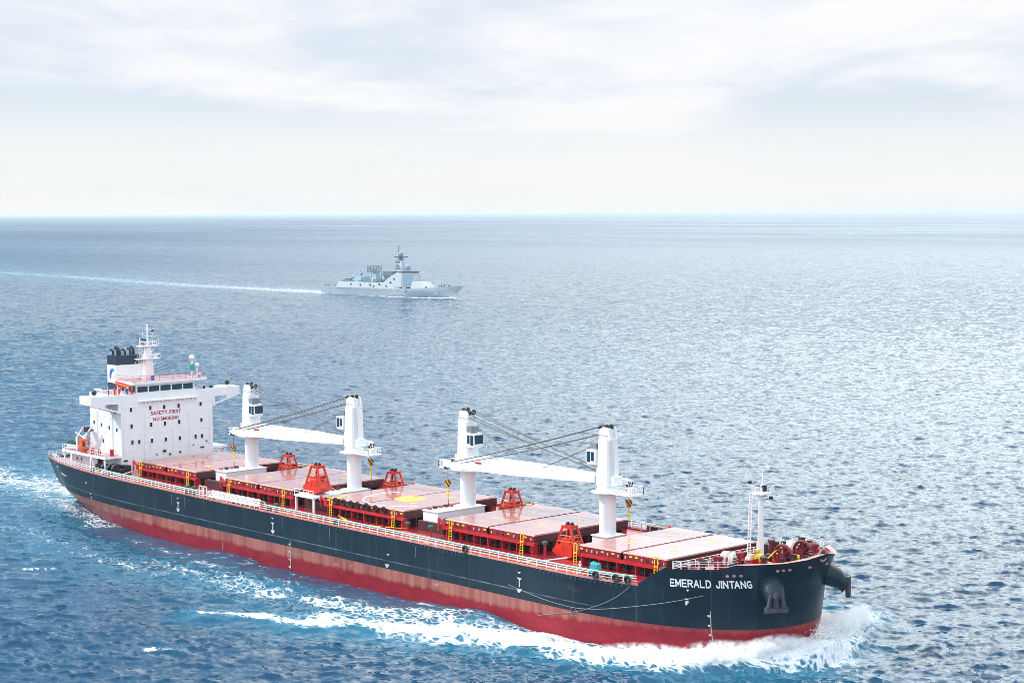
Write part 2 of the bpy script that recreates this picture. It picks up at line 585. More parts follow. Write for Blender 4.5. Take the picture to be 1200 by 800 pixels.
def water_material():
    m, t, b = new_mat('sea_water')
    g = t.n('ShaderNodeNewGeometry').outputs['Position']
    fo = t.n('ShaderNodeAttribute', attribute_name='foam').outputs['Fac']
    ae = t.n('ShaderNodeAttribute', attribute_name='aerated').outputs['Fac']
    base = t.mix(t.smooth(t.noise(g, 0.004, 3), 0.35, 0.7), (0.002, 0.038, 0.088), (0.003, 0.050, 0.110))
    base = t.mix(t.math('MULTIPLY', ae, 0.8), base, (0.035, 0.22, 0.33))
    # foam lace: broken by two noises, holes grow as the foam thins
    warp = t.n('ShaderNodeVectorMath', operation='ADD')
    nn = t.n('ShaderNodeTexNoise')
    t.l(g, nn.inputs['Vector'])
    nn.inputs['Scale'].default_value = 0.35
    nn.inputs['Detail'].default_value = 4
    sc = t.n('ShaderNodeVectorMath', operation='SCALE')
    t.l(nn.outputs['Color'], sc.inputs[0])
    sc.inputs['Scale'].default_value = 3.2
    t.l(g, warp.inputs[0])
    t.l(sc.outputs[0], warp.inputs[1])
    f1 = t.noise(t.mapping(warp.outputs[0], (0.55, 1.1, 0.6)), 0.55, 8, 0.68)
    vor = t.n('ShaderNodeTexVoronoi', feature='DISTANCE_TO_EDGE')
    t.l(t.mapping(warp.outputs[0], (0.7, 1.2, 0.7)), vor.inputs['Vector'])
    vor.inputs['Scale'].default_value = 0.9
    lace = t.smooth(vor.outputs['Distance'], 0.0, 0.30, 0.16, -0.10)
    thr = t.math('SUBTRACT', 0.95, t.math('MULTIPLY', fo, 0.86))
    fm = t.math('SUBTRACT', t.math('ADD', f1, lace), thr)
    fmask = t.smooth(fm, -0.06, 0.22)
    fmask = t.math('MULTIPLY', fmask, t.smooth(fo, 0.02, 0.12))
    ftone = t.mix(t.smooth(t.noise(g, 2.2, 6, 0.7), 0.30, 0.62), (0.56, 0.63, 0.67), (0.76, 0.78, 0.79))
    col = t.mix(t.math('MULTIPLY', fmask, 0.96), base, ftone)
    t.l(col, b.inputs['Base Color'])
    b.inputs['IOR'].default_value = 1.333
    # ripples finer than the mesh: the surface slope is read straight from noise, so that the far sea keeps
    # its roughness; 'lost' is the share of the waves the mesh is too coarse to carry
    lost = t.n('ShaderNodeAttribute', attribute_name='lost').outputs['Fac']

    def slope(scale, detail, rough, amp, sx):
        nd = t.n('ShaderNodeTexNoise')
        mp = t.n('ShaderNodeMapping', vector_type='TEXTURE')      # turn downwind first, then stretch along the crests
        t.l(g, mp.inputs['Vector'])
        mp.inputs['Rotation'].default_value = (0, 0, WIND_ANGLE)
        mp.inputs['Scale'].default_value = (1.0, 1.0 / sx, 1.0)
        t.l(mp.outputs[0], nd.inputs['Vector'])
        nd.inputs['Scale'].default_value = scale
        nd.inputs['Detail'].default_value = detail
        nd.inputs['Roughness'].default_value = rough
        v = t.n('ShaderNodeVectorMath', operation='SUBTRACT')
        t.l(nd.outputs['Color'], v.inputs[0])
        v.inputs[1].default_value = (0.5, 0.5, 0.5)
        s_ = t.n('ShaderNodeVectorMath', operation='SCALE')
        t.l(v.outputs[0], s_.inputs[0])
        t.val(s_.inputs['Scale'], amp)
        return s_.outputs[0]

    def vadd(p, q):
        nd = t.n('ShaderNodeVectorMath', operation='ADD')
        t.l(p, nd.inputs[0])
        t.l(q, nd.inputs[1])
        return nd.outputs[0]

    # where the mesh no longer carries the waves, the facets become microfacets
    rg = t.math('ADD', 0.05, t.math('MULTIPLY', t.math('POWER', lost, 2.0), t.smooth(t.noise(t.mapping(g, (0.35, 1.0, 1), (0, 0, 0.3)), 0.0011, 4, 0.6), 0.36, 0.64, 0.22, 0.42)))
    t.l(t.math('ADD', rg, t.math('MULTIPLY', fmask, 0.7), clamp=True), b.inputs['Roughness'])
    fine_amp = t.math('MULTIPLY', 0.85, t.smooth(t.noise(g, 0.02, 3), 0.3, 0.7, 0.75, 1.2))
    sl = vadd(slope(0.85, 2.0, 0.55, fine_amp, 0.42), slope(2.8, 1.0, 0.5, 0.24, 0.5))
    sl = vadd(sl, slope(0.22, 3.0, 0.6, t.math('MULTIPLY', lost, 1.5), 0.38))
    sl = vadd(sl, slope(1.4, 4.0, 0.7, t.math('MULTIPLY', fmask, 0.9), 1.0))
    flat = t.n('ShaderNodeVectorMath', operation='MULTIPLY')
    t.l(sl, flat.inputs[0])
    flat.inputs[1].default_value = (1, 1, 0)
    nv = vadd(t.n('ShaderNodeNewGeometry').outputs['Normal'], flat.outputs[0])
    nn_ = t.n('ShaderNodeVectorMath', operation='NORMALIZE')
    t.l(nv, nn_.inputs[0])
    t.l(nn_.outputs[0], b.inputs['Normal'])
    return m


WATER = water_material()
SPRAY, _t, _b = new_mat('sea_spray')
_b.inputs['Base Color'].default_value = (0.95, 0.96, 0.97, 1)
_b.inputs['Roughness'].default_value = 0.9
_b.inputs['Specular IOR Level'].default_value = 0.1
_b.inputs['Alpha'].default_value = 0.26


# airborne mist: a soft-edged volume, density falling off inside its own shell
MIST = bpy.data.materials.new('bow_mist')
MIST.use_nodes = True
_mt = MIST.node_tree
for _n in list(_mt.nodes):
    _mt.nodes.remove(_n)
_t = NT(_mt)
_oc = _t.n('ShaderNodeTexCoord').outputs['Object']
_len = _t.n('ShaderNodeVectorMath', operation='LENGTH')
_t.l(_oc, _len.inputs[0])
_fall = _t.smooth(_len.outputs['Value'], 0.15, 1.0, 1.0, 0.0)
_nz = _t.smooth(_t.noise(_t.n('ShaderNodeNewGeometry').outputs['Position'], 1.1, 5, 0.68), 0.42, 0.62)
_pv = _t.n('ShaderNodeVolumePrincipled')
_pv.inputs['Color'].default_value = (0.97, 0.98, 0.99, 1)
_t.l(_t.math('MULTIPLY', _t.math('MULTIPLY', _fall, _nz), 5.0), _pv.inputs['Density'])
_t.l(_pv.outputs[0], _t.n('ShaderNodeOutputMaterial').inputs['Volume'])
MIST.cycles.volume_step_rate = 1.0


# ------------------------------------------------------------------ hull form (shared by the sea, the hull and the fittings)
BEAM = 16.13
_zs = [-4, 0, 4, 8.7, 13]
_ms = [0.62, 0.50, 0.46, 0.48, 0.55]


def stem_x(z):
    return np.interp(z, [-4, 0, 4, 9, 12, 13.7], [176.0, 178.2, 179.0, 179.9, 181.6, 182.8])


_ST = {-4: ([0, 8, 20, 35, 55], [0.3, 3.0, 8.0, 13.0, 16.13]),
       0: ([0, 7, 15, 28, 45], [4.5, 7.6, 10.5, 14.0, 16.13]),
       4: ([0, 5, 14, 28, 42], [8.4, 11.0, 13.9, 15.5, 16.13]),
       9.2: ([0, 5, 12, 20, 30, 42], [10.8, 12.9, 14.3, 15.3, 16.0, 16.13])}


def hb(x, z):
    """half-breadth of the hull at station x, height z"""
    x = np.asarray(x, float)
    z = np.clip(np.asarray(z, float), -4, 14.6)
    t = np.clip((x - 150.0) / (stem_x(z) - 150.0), 0, 1)
    bow = np.power(np.clip(1 - t ** 2.2, 0, 1), np.interp(z, _zs, _ms))
    lv = sorted(_ST)
    out = np.zeros(np.broadcast(x, z).shape)
    acc = 0.0
    for d in (-4, -2, 0, 2, 4):
        vals = [np.interp(np.maximum(x + d, 0) if d else x, *_ST[k]) for k in lv]
        zz = np.clip(z, lv[0], lv[-1])
        v = vals[0]
        for i in range(len(lv) - 1):
            f = np.clip((zz - lv[i]) / (lv[i + 1] - lv[i]), 0, 1)
            v = np.where(zz > lv[i], vals[i] * (1 - f) + vals[i + 1] * f, v)
        acc = acc + v / 5
    return acc * bow + out


def ztop(x):
    return np.interp(x, [0, 30, 70, 150, 163.9, 164.6, 167.8, 174.8, 176.4, 180.8, 182.2, 182.8],
                     [9.35, 9.05, 8.75, 8.75, 8.80, 8.95, 11.40, 11.80, 12.45, 12.75, 13.15, 13.7])


ZD = 8.6        # main deck

# ------------------------------------------------------------------ sea surface
def wave_tile(L, N, hs, lam_min, lam_max, lam_p, wind, spread, seed, chop, pw=3.6):
    r_ = np.random.default_rng(seed)
    k1 = np.fft.fftfreq(N, L / N) * 2 * np.pi
    kx, ky = np.meshgrid(k1, k1, indexing='ij')
    k = np.hypot(kx, ky)
    k[0, 0] = 1e-6
    kp = 2 * np.pi / lam_p
    S = np.exp(-1.25 * (kp / k) ** 2) / k ** pw
    S *= (k > 2 * np.pi / lam_max) & (k < 2 * np.pi / lam_min)
    ct = (kx * wind[0] + ky * wind[1]) / k
    S *= np.clip(np.abs(ct), 0, 1) ** spread + 0.025
    h = np.sqrt(S) * (r_.normal(size=(N, N)) + 1j * r_.normal(size=(N, N)))
    z = np.fft.ifft2(h).real
    s = (hs / 4) / z.std()
    fx = np.fft.ifft2(1j * kx / k * h).real
    fy = np.fft.ifft2(1j * ky / k * h).real
    return (L, N, z * s, fx * s * chop, fy * s * chop)


def sample(tile, x, y, ang):
    L, N, *ch = tile
    c, s = math.cos(ang), math.sin(ang)
    u = ((x * c + y * s) / L * N) % N
    v = ((-x * s + y * c) / L * N) % N
    i, j = np.floor(u).astype(np.int32) % N, np.floor(v).astype(np.int32) % N
    fu, fv = u - np.floor(u), v - np.floor(v)
    i2, j2 = (i + 1) % N, (j + 1) % N
    res = []
    for a in ch:
        res.append((a[i, j] * (1 - fu) + a[i2, j] * fu) * (1 - fv) + (a[i, j2] * (1 - fu) + a[i2, j2] * fu) * fv)
    z, dx_, dy_ = res
    return z, dx_ * c - dy_ * s, dx_ * s + dy_ * c


WIND = (0.73, -0.68)
T_A = wave_tile(211.0, 512, 0.58, 1.5, 60, 8.5, WIND, 5.0, 3, 1.2)
T_B = wave_tile(53.0, 384, 0.36, 0.75, 7, 2.5, WIND, 5.0, 5, 1.25, 3.2)
T_C = wave_tile(1733.0, 256, 0.55, 30, 300, 70, WIND, 2.0, 9, 0.0)

# foam trails: (polyline, half-width, strength)
FOAM = []


def trail(pts, w_, s, both=False):
    FOAM.append((np.array(pts, float), w_, s))
    if both:
        FOAM.append((np.array([(p[0], -p[1]) for p in pts], float), w_, s))


trail([(180.5, -1.0), (178, -6.5), (174, -11.5), (168, -15.2), (162, -18.8), (156, -20.5), (152, -19.6)], 4.0, 1.3, True)
trail([(162, -21.5), (158, -24.0), (155, -23.5)], 1.8, 0.8, True)
trail([(181, -0.5), (179, -8), (176.5, -15), (173.5, -22)], 1.9, 0.95, True)
trail([(149, -19.8), (143, -22.6), (137, -26.0), (128, -29.2), (120, -33.0)], 4.8, 1.12, True)
trail([(134, -27.5), (127, -32.5), (121, -37.0), (112, -38.0), (105, -43.5)], 2.4, 0.98, True)
trail([(132, -20.5), (118, -25), (100, -28.5), (84, -29.5), (66, -27)], 4.6, 0.58, True)
trail([(98, -24), (80, -23.5), (62, -22), (44, -19.5)], 2.8, 0.42, True)
trail([(75, -33), (45, -32), (15, -27), (-30, -20), (-90, -16)], 5.0, 0.36, True)
trail([(30, -15.2), (12, -11.5), (0, -8.0), (-40, -7), (-120, -6)], 5.0, 0.50, True)
trail([(0, 0), (-60, 0), (-260, 0), (-420, 0)], 9.0, 0.52)
trail([(150, -17.4), (120, -17.4), (80, -17.4), (40, -16.8)], 0.8, 0.42, True)
for cx_, cy_, a_ in ((119.7, -59.6, 1.2), (58.5, -44.8, 1.6), (150, -66, 0.8)):
    trail([(cx_ - a_, cy_ - a_ * .9), (cx_, cy_ + 0.3), (cx_ + a_, cy_ + a_ * 1.1)], 1.1, 0.62)
DX, DY = -722.0, 602.0
trail([(DX + 4, DY), (DX - 120, DY + 1), (-939, 606), (-1133, 634), (-1330, 648), (-1800, 668)], 26.0, 0.50)
trail([(DX + 4, DY), (DX - 60, DY), (DX - 160, DY + 2)], 9.0, 0.62)
trail([(DX + 138, DY - 2), (DX + 126, DY - 8.5), (DX + 100, DY - 13), (DX + 70, DY - 17)], 2.6, 0.95)
trail([(DX + 95, DY - 9.6), (DX + 40, DY - 9.8), (DX, DY - 9)], 1.6, 0.8)
trail([(-2381, 3341), (-2362, 3744), (-2340, 4198), (-2250, 5600)], 30.0, 0.55)


def seg_dist(x, y, pts):
    d = np.full(x.shape, 1e9)
    tt = np.zeros(x.shape)
    n = len(pts) - 1
    for i in range(n):
        a, b_ = pts[i], pts[i + 1]
        ab = b_ - a
        t = np.clip(((x - a[0]) * ab[0] + (y - a[1]) * ab[1]) / (ab @ ab), 0, 1)
        q = np.hypot(x - a[0] - t * ab[0], y - a[1] - t * ab[1])
        m = q < d
        d = np.where(m, q, d)
        tt = np.where(m, (i + t) / n, tt)
    return d, tt


_ETA_X = [-60, 0, 10, 17.4, 29.2, 40.6, 50, 60, 68.7, 77, 85, 95.6, 103, 110, 116, 122.2, 129.8, 134.8, 139.5, 144.7, 147.3,
          153, 159, 163.5, 167.8, 171.9, 174.5, 176.4, 178.5, 181.5]
_ETA_Z = [0, .2, .1, -.45, -.75, -.2, -.6, -.2, .65, .5, -.7, -.1, .2, -.9, -.5, .3, .7, 1.2, .5, .1, .35,
          .3, .1, .4, .9, 1.4, 1.7, 1.9, 2.1, 2.2]


def sea_extra(x, y):
    """bow wave, wave profile along the hull, foam and aerated water near both ships"""
    ay = np.abs(y)
    hx = hb(np.clip(x, 0, 181), np.zeros_like(x))
    hx = np.where((x < 0) | (x > 182), 0.0, hx)
    off = np.maximum(ay - hx, 0)
    e = np.interp(x, _ETA_X, _ETA_Z)
    near = np.where((x > -60) & (x < 184), 1.0, 0.0)
    z = near * e * np.exp(-(off / 3.5) ** 2 * 0.5)
    crest = np.zeros_like(x)
    dip = np.zeros_like(x)
    for pts, wd, h0, h1, sk in (
            (np.array([(180.0, -1.0), (177, -8.5), (173, -12.6), (168, -16.0), (161, -21.0), (152, -26)]), 1.9, 1.9, 0.7, 0),
            (np.array([(181.0, -1.0), (179, -9), (176, -16), (173, -25), (168, -36)]), 2.6, 1.7, 0.4, 0),
            (np.array([(150, -20), (143, -24.5), (134, -30), (122, -37.5), (104, -45)]), 2.2, 0.9, 0.5, 0),
            (np.array([(100, -22), (88, -27), (70, -34), (52, -42)]), 2.4, 0.5, 0.3, 0)):
        for sgn in (1, -1):
            P = pts.copy()
            P[:, 1] *= sgn
            d, t = seg_dist(x, y, P)
            hh = h0 * (1 - t) + h1 * t
            crest = np.maximum(crest, hh * np.exp(-(d / wd) ** 2))
            dip = np.maximum(dip, 0.30 * hh * np.exp(-((d - 2.3 * wd) / (1.2 * wd)) ** 2))
    z = np.where(crest > np.maximum(z, 0), crest, z) - dip * (crest < 0.4)
    foam = np.zeros_like(x)
    aer = np.zeros_like(x)
    for pts, wd, s in FOAM:
        d, t = seg_dist(x, y, pts)
        foam = np.maximum(foam, s * np.exp(-(d / wd) ** 2 * 0.7) * (1 - 0.35 * t))
        aer = np.maximum(aer, min(s, 1.0) * np.exp(-(d / (wd * 2.2)) ** 2) * (1 - 0.3 * t) * (0.9 if wd > 1.5 else 0.3))
    # destroyer bow wave
    d, t = seg_dist(x, y, np.array([(DX + 139, DY - 1.5), (DX + 126, DY - 8.5), (DX + 100, DY - 13)]))
    z = z + 1.3 * (1 - t) * np.exp(-(d / 2.2) ** 2)
    return z, np.clip(foam, 0, 1.2), np.clip(aer, 0, 1)


def build_sea():
    cx, cy = CAM.x, CAM.y
    az0 = math.atan2(c_f.y, c_f.x)
    fine = np.linspace(-R(25), R(25), 1000)
    coarse = np.linspace(R(25), 2 * math.pi - R(25), 150)[1:-1]
    ang = np.concatenate([fine, coarse]) + az0
    r_ = [60.0]
    while r_[-1] < 320000:
        d = r_[-1]
        if d < 190:
            s = 2.5
        elif d < 2500:
            s = max(0.34, 0.0021 * d * (1 if d < 900 else 1.4))
        else:
            s = (0.02 if d < 60000 else 0.2) * d
        r_.append(d + s)
    r_ = np.array(r_)
    nr, na = len(r_), len(ang)
    RR, AA = np.meshgrid(r_, ang, indexing='ij')
    x = (cx + RR * np.cos(AA)).ravel()
    y = (cy + RR * np.sin(AA)).ravel()
    rr = RR.ravel()
    fa = 1 / (1 + (rr / 1900) ** 3)
    fb = 1 / (1 + (rr / 620) ** 3)
    zA, ax, ay = sample(T_A, x, y, 0.08)
    zB, bx_, by_ = sample(T_B, x, y, -0.14)
    zC, _, _ = sample(T_C, x, y, 0.0)
    patch = 0.75 + 0.5 * np.clip(zC / 0.3, -1, 1)          # gusty patches
    # calmer, churned-up water right beside the hull
    offh = np.where((x > -30) & (x < 188), np.maximum(np.abs(y) - hb(np.clip(x, 0, 181), 0 * x), 0), 99.0)
    calm = np.clip(offh / 9.0, 0.25, 1.0)
    z = (zA * fa + zB * fb * np.clip(patch, .5, 1.4)) * calm + zC * 0.5 * calm
    ex, fo, ae = sea_extra(x, y)
    px = x + (ax * fa + bx_ * fb) * calm
    py = y + (ay * fa + by_ * fb) * calm
    # natural whitecaps: only the steepest crests
    cap = np.clip((zA * fa + zB * fb - 0.56) / 0.30, 0, 1) * (rr < 900)
    fo = np.maximum(fo, cap * 0.30)
    verts = np.stack([px, py, z + ex], 1)
    me = bpy.data.meshes.new('sea')
    idx = np.arange(nr * na).reshape(nr, na)
    a = idx[:-1, :]
    b_ = idx[1:, :]
    a2 = np.roll(a, -1, 1)
    b2 = np.roll(b_, -1, 1)
    quads = np.stack([a, b_, b2, a2], -1).reshape(-1, 4)
    # close the middle under the camera
    nq = len(quads)
    me.vertices.add(len(verts) + 1)
    me.vertices.foreach_set('co', np.concatenate([verts, [[cx, cy, 0.0]]]).astype(np.float32).ravel())
    ctr = len(verts)
    tris = np.stack([np.full(na, ctr), idx[0], np.roll(idx[0], -1)], -1)
    loops = np.concatenate([quads.ravel(), tris.ravel()])
    me.loops.add(len(loops))
    me.loops.foreach_set('vertex_index', loops.astype(np.int32))
    me.polygons.add(nq + na)
    starts = np.concatenate([np.arange(nq) * 4, nq * 4 + np.arange(na) * 3]).astype(np.int32)
    me.polygons.foreach_set('loop_start', starts)
    me.update(calc_edges=True)
    me.polygons.foreach_set('use_smooth', np.ones(nq + na, bool))
    lost = 1 - np.sqrt(np.clip(0.45 * fa ** 2 + 0.55 * fb ** 2, 0, 1))
    for nm, arr in (('foam', fo), ('aerated', ae), ('lost', lost)):
        at = me.attributes.new(nm, 'FLOAT', 'POINT')
        at.data.foreach_set('value', np.concatenate([arr, [0.0]]).astype(np.float32))
    me.materials.append(WATER)
    me.update()
    o = link(bpy.data.objects.new('sea', me))
    tag(o, kind='structure')
    return o


SEA = build_sea()


# ------------------------------------------------------------------ the bulk carrier
SHIP = empty('cargo_ship', (0, 0, 0))
tag(SHIP, 'long dark-hulled bulk carrier with red boot-top, white deck cranes and red hatch covers', 'ship')

# stations along the hull
XS = np.concatenate([np.linspace(0, 10, 9), np.linspace(12.5, 45, 14), np.linspace(52, 147, 16), np.linspace(150, 163.5, 9),
                     np.linspace(163.9, 164.6, 3), np.linspace(165.2, 167.8, 5), np.linspace(168.6, 174.6, 9),
                     np.linspace(174.9, 176.4, 5), 182.8 - 6.4 * np.linspace(1, 0, 22)[1:] ** 2.2])
NV = 26


def station_x(xt, z):
    return np.where(xt < 150, xt, 150 + (xt - 150) * (stem_x(z) - 150) / 32.8)


def build_hull():
    m = MB()
    nv, nx = NV + 1, len(XS)
    zt = ztop(XS)
    for side in (-1, 1):
        b = len(m.v)
        for i in range(nx):
            for j in range(nv):
                z = -4 + (zt[i] + 4) * j / NV
                x = float(station_x(XS[i], z))
                y = float(hb(x, z)) if i < nx - 1 else 0.0
                m.v.append((x, side * y, z))
        for i in range(nx - 1):
            for j in range(NV):
                q = (b + i * nv + j, b + (i + 1) * nv + j, b + (i + 1) * nv + j + 1, b + i * nv + j + 1)
                m.f.append(q if side < 0 else q[::-1])
                m.m.append(0)
    # transom
    o2 = nx * nv
    for j in range(NV):
        m.f.append((j, j + 1, o2 + j + 1, o2 + j))
        m.m.append(0)
    return m.build('hull', HULL, SHIP, smooth=True)


hull = build_hull()


def deck_sheet(name, x0, x1, zf, mat_, inset=0.12, n=60):
    xs = np.linspace(x0, x1, n)
    m = MB()
    for x in xs:
        z = zf(x)
        y = max(float(hb(x, z)) - inset, 0.02)
        m.v += [(x, -y, z), (x, 0, z + 0.18 * (y / BEAM)), (x, y, z)]
    for i in range(n - 1):
        for k in (0, 1):
            m.f.append((i * 3 + k, i * 3 + 3 + k, i * 3 + 4 + k, i * 3 + 1 + k))
            m.m.append(0)
    return m.build(name, mat_, SHIP)


deck = deck_sheet('main_deck', 0.15, 168.2, lambda x: np.interp(x, [0, 30, 70], [9.05, 8.85, ZD]), RED, n=120)
fdeck = deck_sheet('forecastle_deck', 168.0, 182.0, lambda x: np.interp(x, [168, 177, 183], [11.1, 11.45, 11.7]), RED, inset=0.35)
m = MB()
m.box((168.1, 0, 10.2), (0.2, 2 * float(hb(168.1, 10.0)) - 0.4, 2.9))
m.build('forecastle_bulkhead', RED_DARK, SHIP)

# inner face and cap of the bow bulwark
m = MB()
bx_ = list(list(np.linspace(176.5, 181.4, 16)) + list(182.74 - 1.3 * np.linspace(1, 0, 14)[1:] ** 2))
for side in (-1, 1):
    b = len(m.v)
    for x in bx_:
        zt = float(ztop(x))
        for z, ins in ((11.3, 0.40), (zt - 0.06, 0.30), (zt + 0.05, 0.30), (zt + 0.05, -0.08)):
            kk = 1 - ins / 4.0
            xz = float(station_x(x, z))
            m.v.append((174.0 + (xz - 174.0) * kk, side * max(float(hb(xz, min(z, zt))), 0.02) * kk, z))
    for i in range(len(bx_) - 1):
        for k in range(3):
            m.f.append((b + i * 4 + k, b + i * 4 + 4 + k, b + i * 4 + 5 + k, b + i * 4 + 1 + k))
            m.m.append(1 if k == 2 else 0)
m.build('bow_bulwark', [RED, PINK], SHIP)

# pink sheer strake bar at the deck edge
m = MB()
for side in (-1, 1):
    for i in range(60):
        xa, xb = 1 + i * (163.5 - 1) / 60, 1 + (i + 1) * (163.5 - 1) / 60
        za, zb = float(ztop(xa)), float(ztop(xb))
        m.bar((xa, side * (float(hb(xa, za)) - 0.02), za + 0.10), (xb, side * (float(hb(xb, zb)) - 0.02), zb + 0.10), 0.14, 0.26)
    m.cut()
m.build_each('sheer_bar', PINK, SHIP)

# rounded chock at the stem head
m = MB()
m.torus((182.15, 0, 13.45), 0.75, 0.16, 'x', 20)
m.build('stem_chock', PINK, SHIP)
# fairlead openings and the pale weld line of the bow
m = MB()
for x, z in ((174.6, 11.0), (175.3, 11.05), (176.0, 11.1), (179.3, 11.75), (179.75, 11.8), (180.2, 11.85), (181.35, 12.0)):
    for sgn in (-1, 1):
        y = float(hb(x, z))
        m.ball((x, sgn * (y - 0.14), z), 0.27, 0, 0.8, 10, 6).cut()
m.build_each('fairlead', PINK, hull)


# ---- writing on the hull: wide block letters drawn with strokes
def _arc(cx, cy, rx, ry, a0, a1, n=7):
    return [(cx + rx * math.cos(R(a0 + (a1 - a0) * k / n)), cy + ry * math.sin(R(a0 + (a1 - a0) * k / n))) for k in range(n + 1)]


GLYPH = {
    'E': [[(0, 0), (0, 1)], [(0, 1), (.8, 1)], [(0, .5), (.7, .5)], [(0, 0), (.8, 0)]],
    'M': [[(0, 0), (0, 1)], [(0, 1), (.45, .25)], [(.45, .25), (.9, 1)], [(.9, 1), (.9, 0)]],
    'R': [[(0, 0), (0, 1)], [(0, 1), (.52, 1)] + _arc(.52, .75, .28, .25, 90, -90) + [(0, .5)], [(.42, .5), (.82, 0)]],
    'A': [[(0, 0), (.43, 1)], [(.43, 1), (.86, 0)], [(.17, .33), (.69, .33)]],
    'L': [[(0, 1), (0, 0)], [(0, 0), (.75, 0)]],
    'D': [[(0, 0), (0, 1)], [(0, 1), (.4, 1)] + _arc(.4, .5, .42, .5, 90, -90, 10) + [(0, 0)]],
    'J': [[(.62, 1), (.62, .3)] + _arc(.34, .3, .28, .3, 0, -180, 8)],
    'I': [[(0, 0), (0, 1)]],
    'N': [[(0, 0), (0, 1)], [(0, 1), (.8, 0)], [(.8, 0), (.8, 1)]],
    'T': [[(0, 1), (.84, 1)], [(.42, 1), (.42, 0)]],
    'G': [_arc(.45, .5, .45, .5, 50, 320, 14) + [(.86, .18), (.86, .45)], [(.86, .45), (.5, .45)]]}
GW = {'E': .8, 'M': .9, 'R': .82, 'A': .86, 'L': .75, 'D': .82, 'J': .62, 'I': 0, 'N': .8, 'T': .84, 'G': .88, ' ': .35}


def block_text(body, th=0.235, gap=0.38):
    """2-D quads of the strokes; returns faces as lists of (u, v) and the total width"""
    quads, u0 = [], 0.0
    for ci, ch in enumerate(body):
        if body[ci - 1:ci + 1] == 'TA':
            u0 -= 0.26
        for st in GLYPH.get(ch, []):
            for (a, b_), (c, e) in zip(st[:-1], st[1:]):
                v = Vector((c - a, e - b_))
                if v.length < 1e-6:
                    continue
                v.normalize()
                nx_, ny_ = -v.y * th / 2, v.x * th / 2
                ex, ey = v.x * th * 0.40, v.y * th * 0.40
                quads.append([(u0 + a - ex + nx_, b_ - ey + ny_), (u0 + a - ex - nx_, b_ - ey - ny_),
                              (u0 + c + ex - nx_, e + ey - ny_), (u0 + c + ex + nx_, e + ey + ny_)])
        u0 += GW[ch] + gap
    return quads, u0 - gap


def hull_block_text(body, x0, z0, x1, z1, height, mat_, name):
    quads, W = block_text(body)
    n_first = len(block_text(body.split(' ')[0])[0])
    xs = np.linspace(x0, x1, 200)
    zs = np.linspace(z0, z1, 200)
    ys = hb(xs, zs)
    arc = np.concatenate([[0], np.cumsum(np.sqrt(np.diff(xs) ** 2 + np.diff(ys) ** 2 + np.diff(zs) ** 2))])
    mm = MB()
    for qi, q in enumerate(quads):
        out = []
        for u, v in q:
            s = u / W * arc[-1]
            x, z = float(np.interp(s, arc, xs)), float(np.interp(s, arc, zs)) + v * height
            d = 0.05
            nx_ = -(float(hb(x + d, z)) - float(hb(x - d, z))) / (2 * d)
            nrm = Vector((nx_, 1, 0)).normalized() * (0.05 + 0.0015 * (qi % 7))
            out.append((x + nrm.x, -(float(hb(x, z)) + nrm.y), z))
        mm.add(out, [(0, 1, 2, 3)])
        if qi == n_first - 1:
            mm.cut()
    return mm.build_each(name, mat_, hull)


MARK = paint('mark_grey', (0.50, 0.51, 0.51), 0.6, 0.2, 1.5)
LETTER = paint('lettering_white', (0.82, 0.82, 0.80), 0.5, 0.05, 2.0)
NX0, NZ0, NX1, NZ1 = 167.93, 9.28, 176.93, 9.54
hull_block_text('EMERALD JINTANG', NX0, NZ0, NX1, NZ1, 0.85, LETTER, 'name_lettering')


def hull_pt(x, z, lift=0.05):
    return Vector((x, -(float(hb(x, z)) + lift), z))


# tug marks (a T with an arrow), triangles, draught scales
m = MB()
for x, z in ((55.1, 7.3), (83.5, 7.25), (142.35, 6.9)):
    m.box(hull_pt(x, z - 0.1), (0.75, 0.05, 0.22))
    m.box(hull_pt(x, z - 0.75), (0.22, 0.05, 1.1)).cut()
for x, z in ((55.0, 7.95), (83.4, 7.95), (113.3, 6.1), (142.3, 7.6), (170.1, 8.85)):
    p = hull_pt(x, z)
    m.prism([(x - 0.34, z + 0.12), (x + 0.34, z + 0.12), (x, z - 0.16)], p.y - 0.02, p.y + 0.02, axis='y').cut()
for x, z in ((55.1, 5.9), (83.5, 5.75), (113.1, 4.4), (142.3, 5.1), (169.9, 7.2)):
    p = hull_pt(x, z)
    m.prism([(x - 0.55, z + 0.25), (x + 0.55, z + 0.25), (x + 0.1, z - 0.3), (x - 0.25, z - 0.25)], p.y - 0.02, p.y + 0.02, axis='y').cut()
m.box(hull_pt(169.95, 7.7), (0.7, 0.06, 0.16))
m.build_each('tug_mark', MARK, hull)
m = MB()
for x, z0, z1 in ((88.3, 0.3, 4.9), (172.7, 1.6, 6.3), (68.9, 0.7, 2.0)):
    n = int((z1 - z0) / 0.3)
    for k in range(n):
        za, zb = z0 + (z1 - z0) * k / n, z0 + (z1 - z0) * (k + 1) / n
        m.bar(hull_pt(x, za), hull_pt(x, zb), 0.10, 0.05)
        if k % 4 == 0 and x != 68.9:
            m.box(hull_pt(x - 0.24, zb), (0.46, 0.06, 0.24))
    m.cut()
m.build_each('draught_scale', MARK, hull)
m = MB()
for x0 in (6.2, 8.6):
    for k in range(5):
        z0 = 7.2 if x0 == 8.6 else 4.2
        m.box(hull_pt(x0 + k * 0.62, z0 - 0.06 * k), (0.40, 0.06, 0.24)).cut()
for x, z in ((21.5, 6.9), (6.0, 8.2), (23.0, 5.0), (23.2, 4.3)):
    m.box(hull_pt(x, z), (0.3, 0.06, 0.3)).cut()
m.build_each('quarter_lettering', MARK, hull)
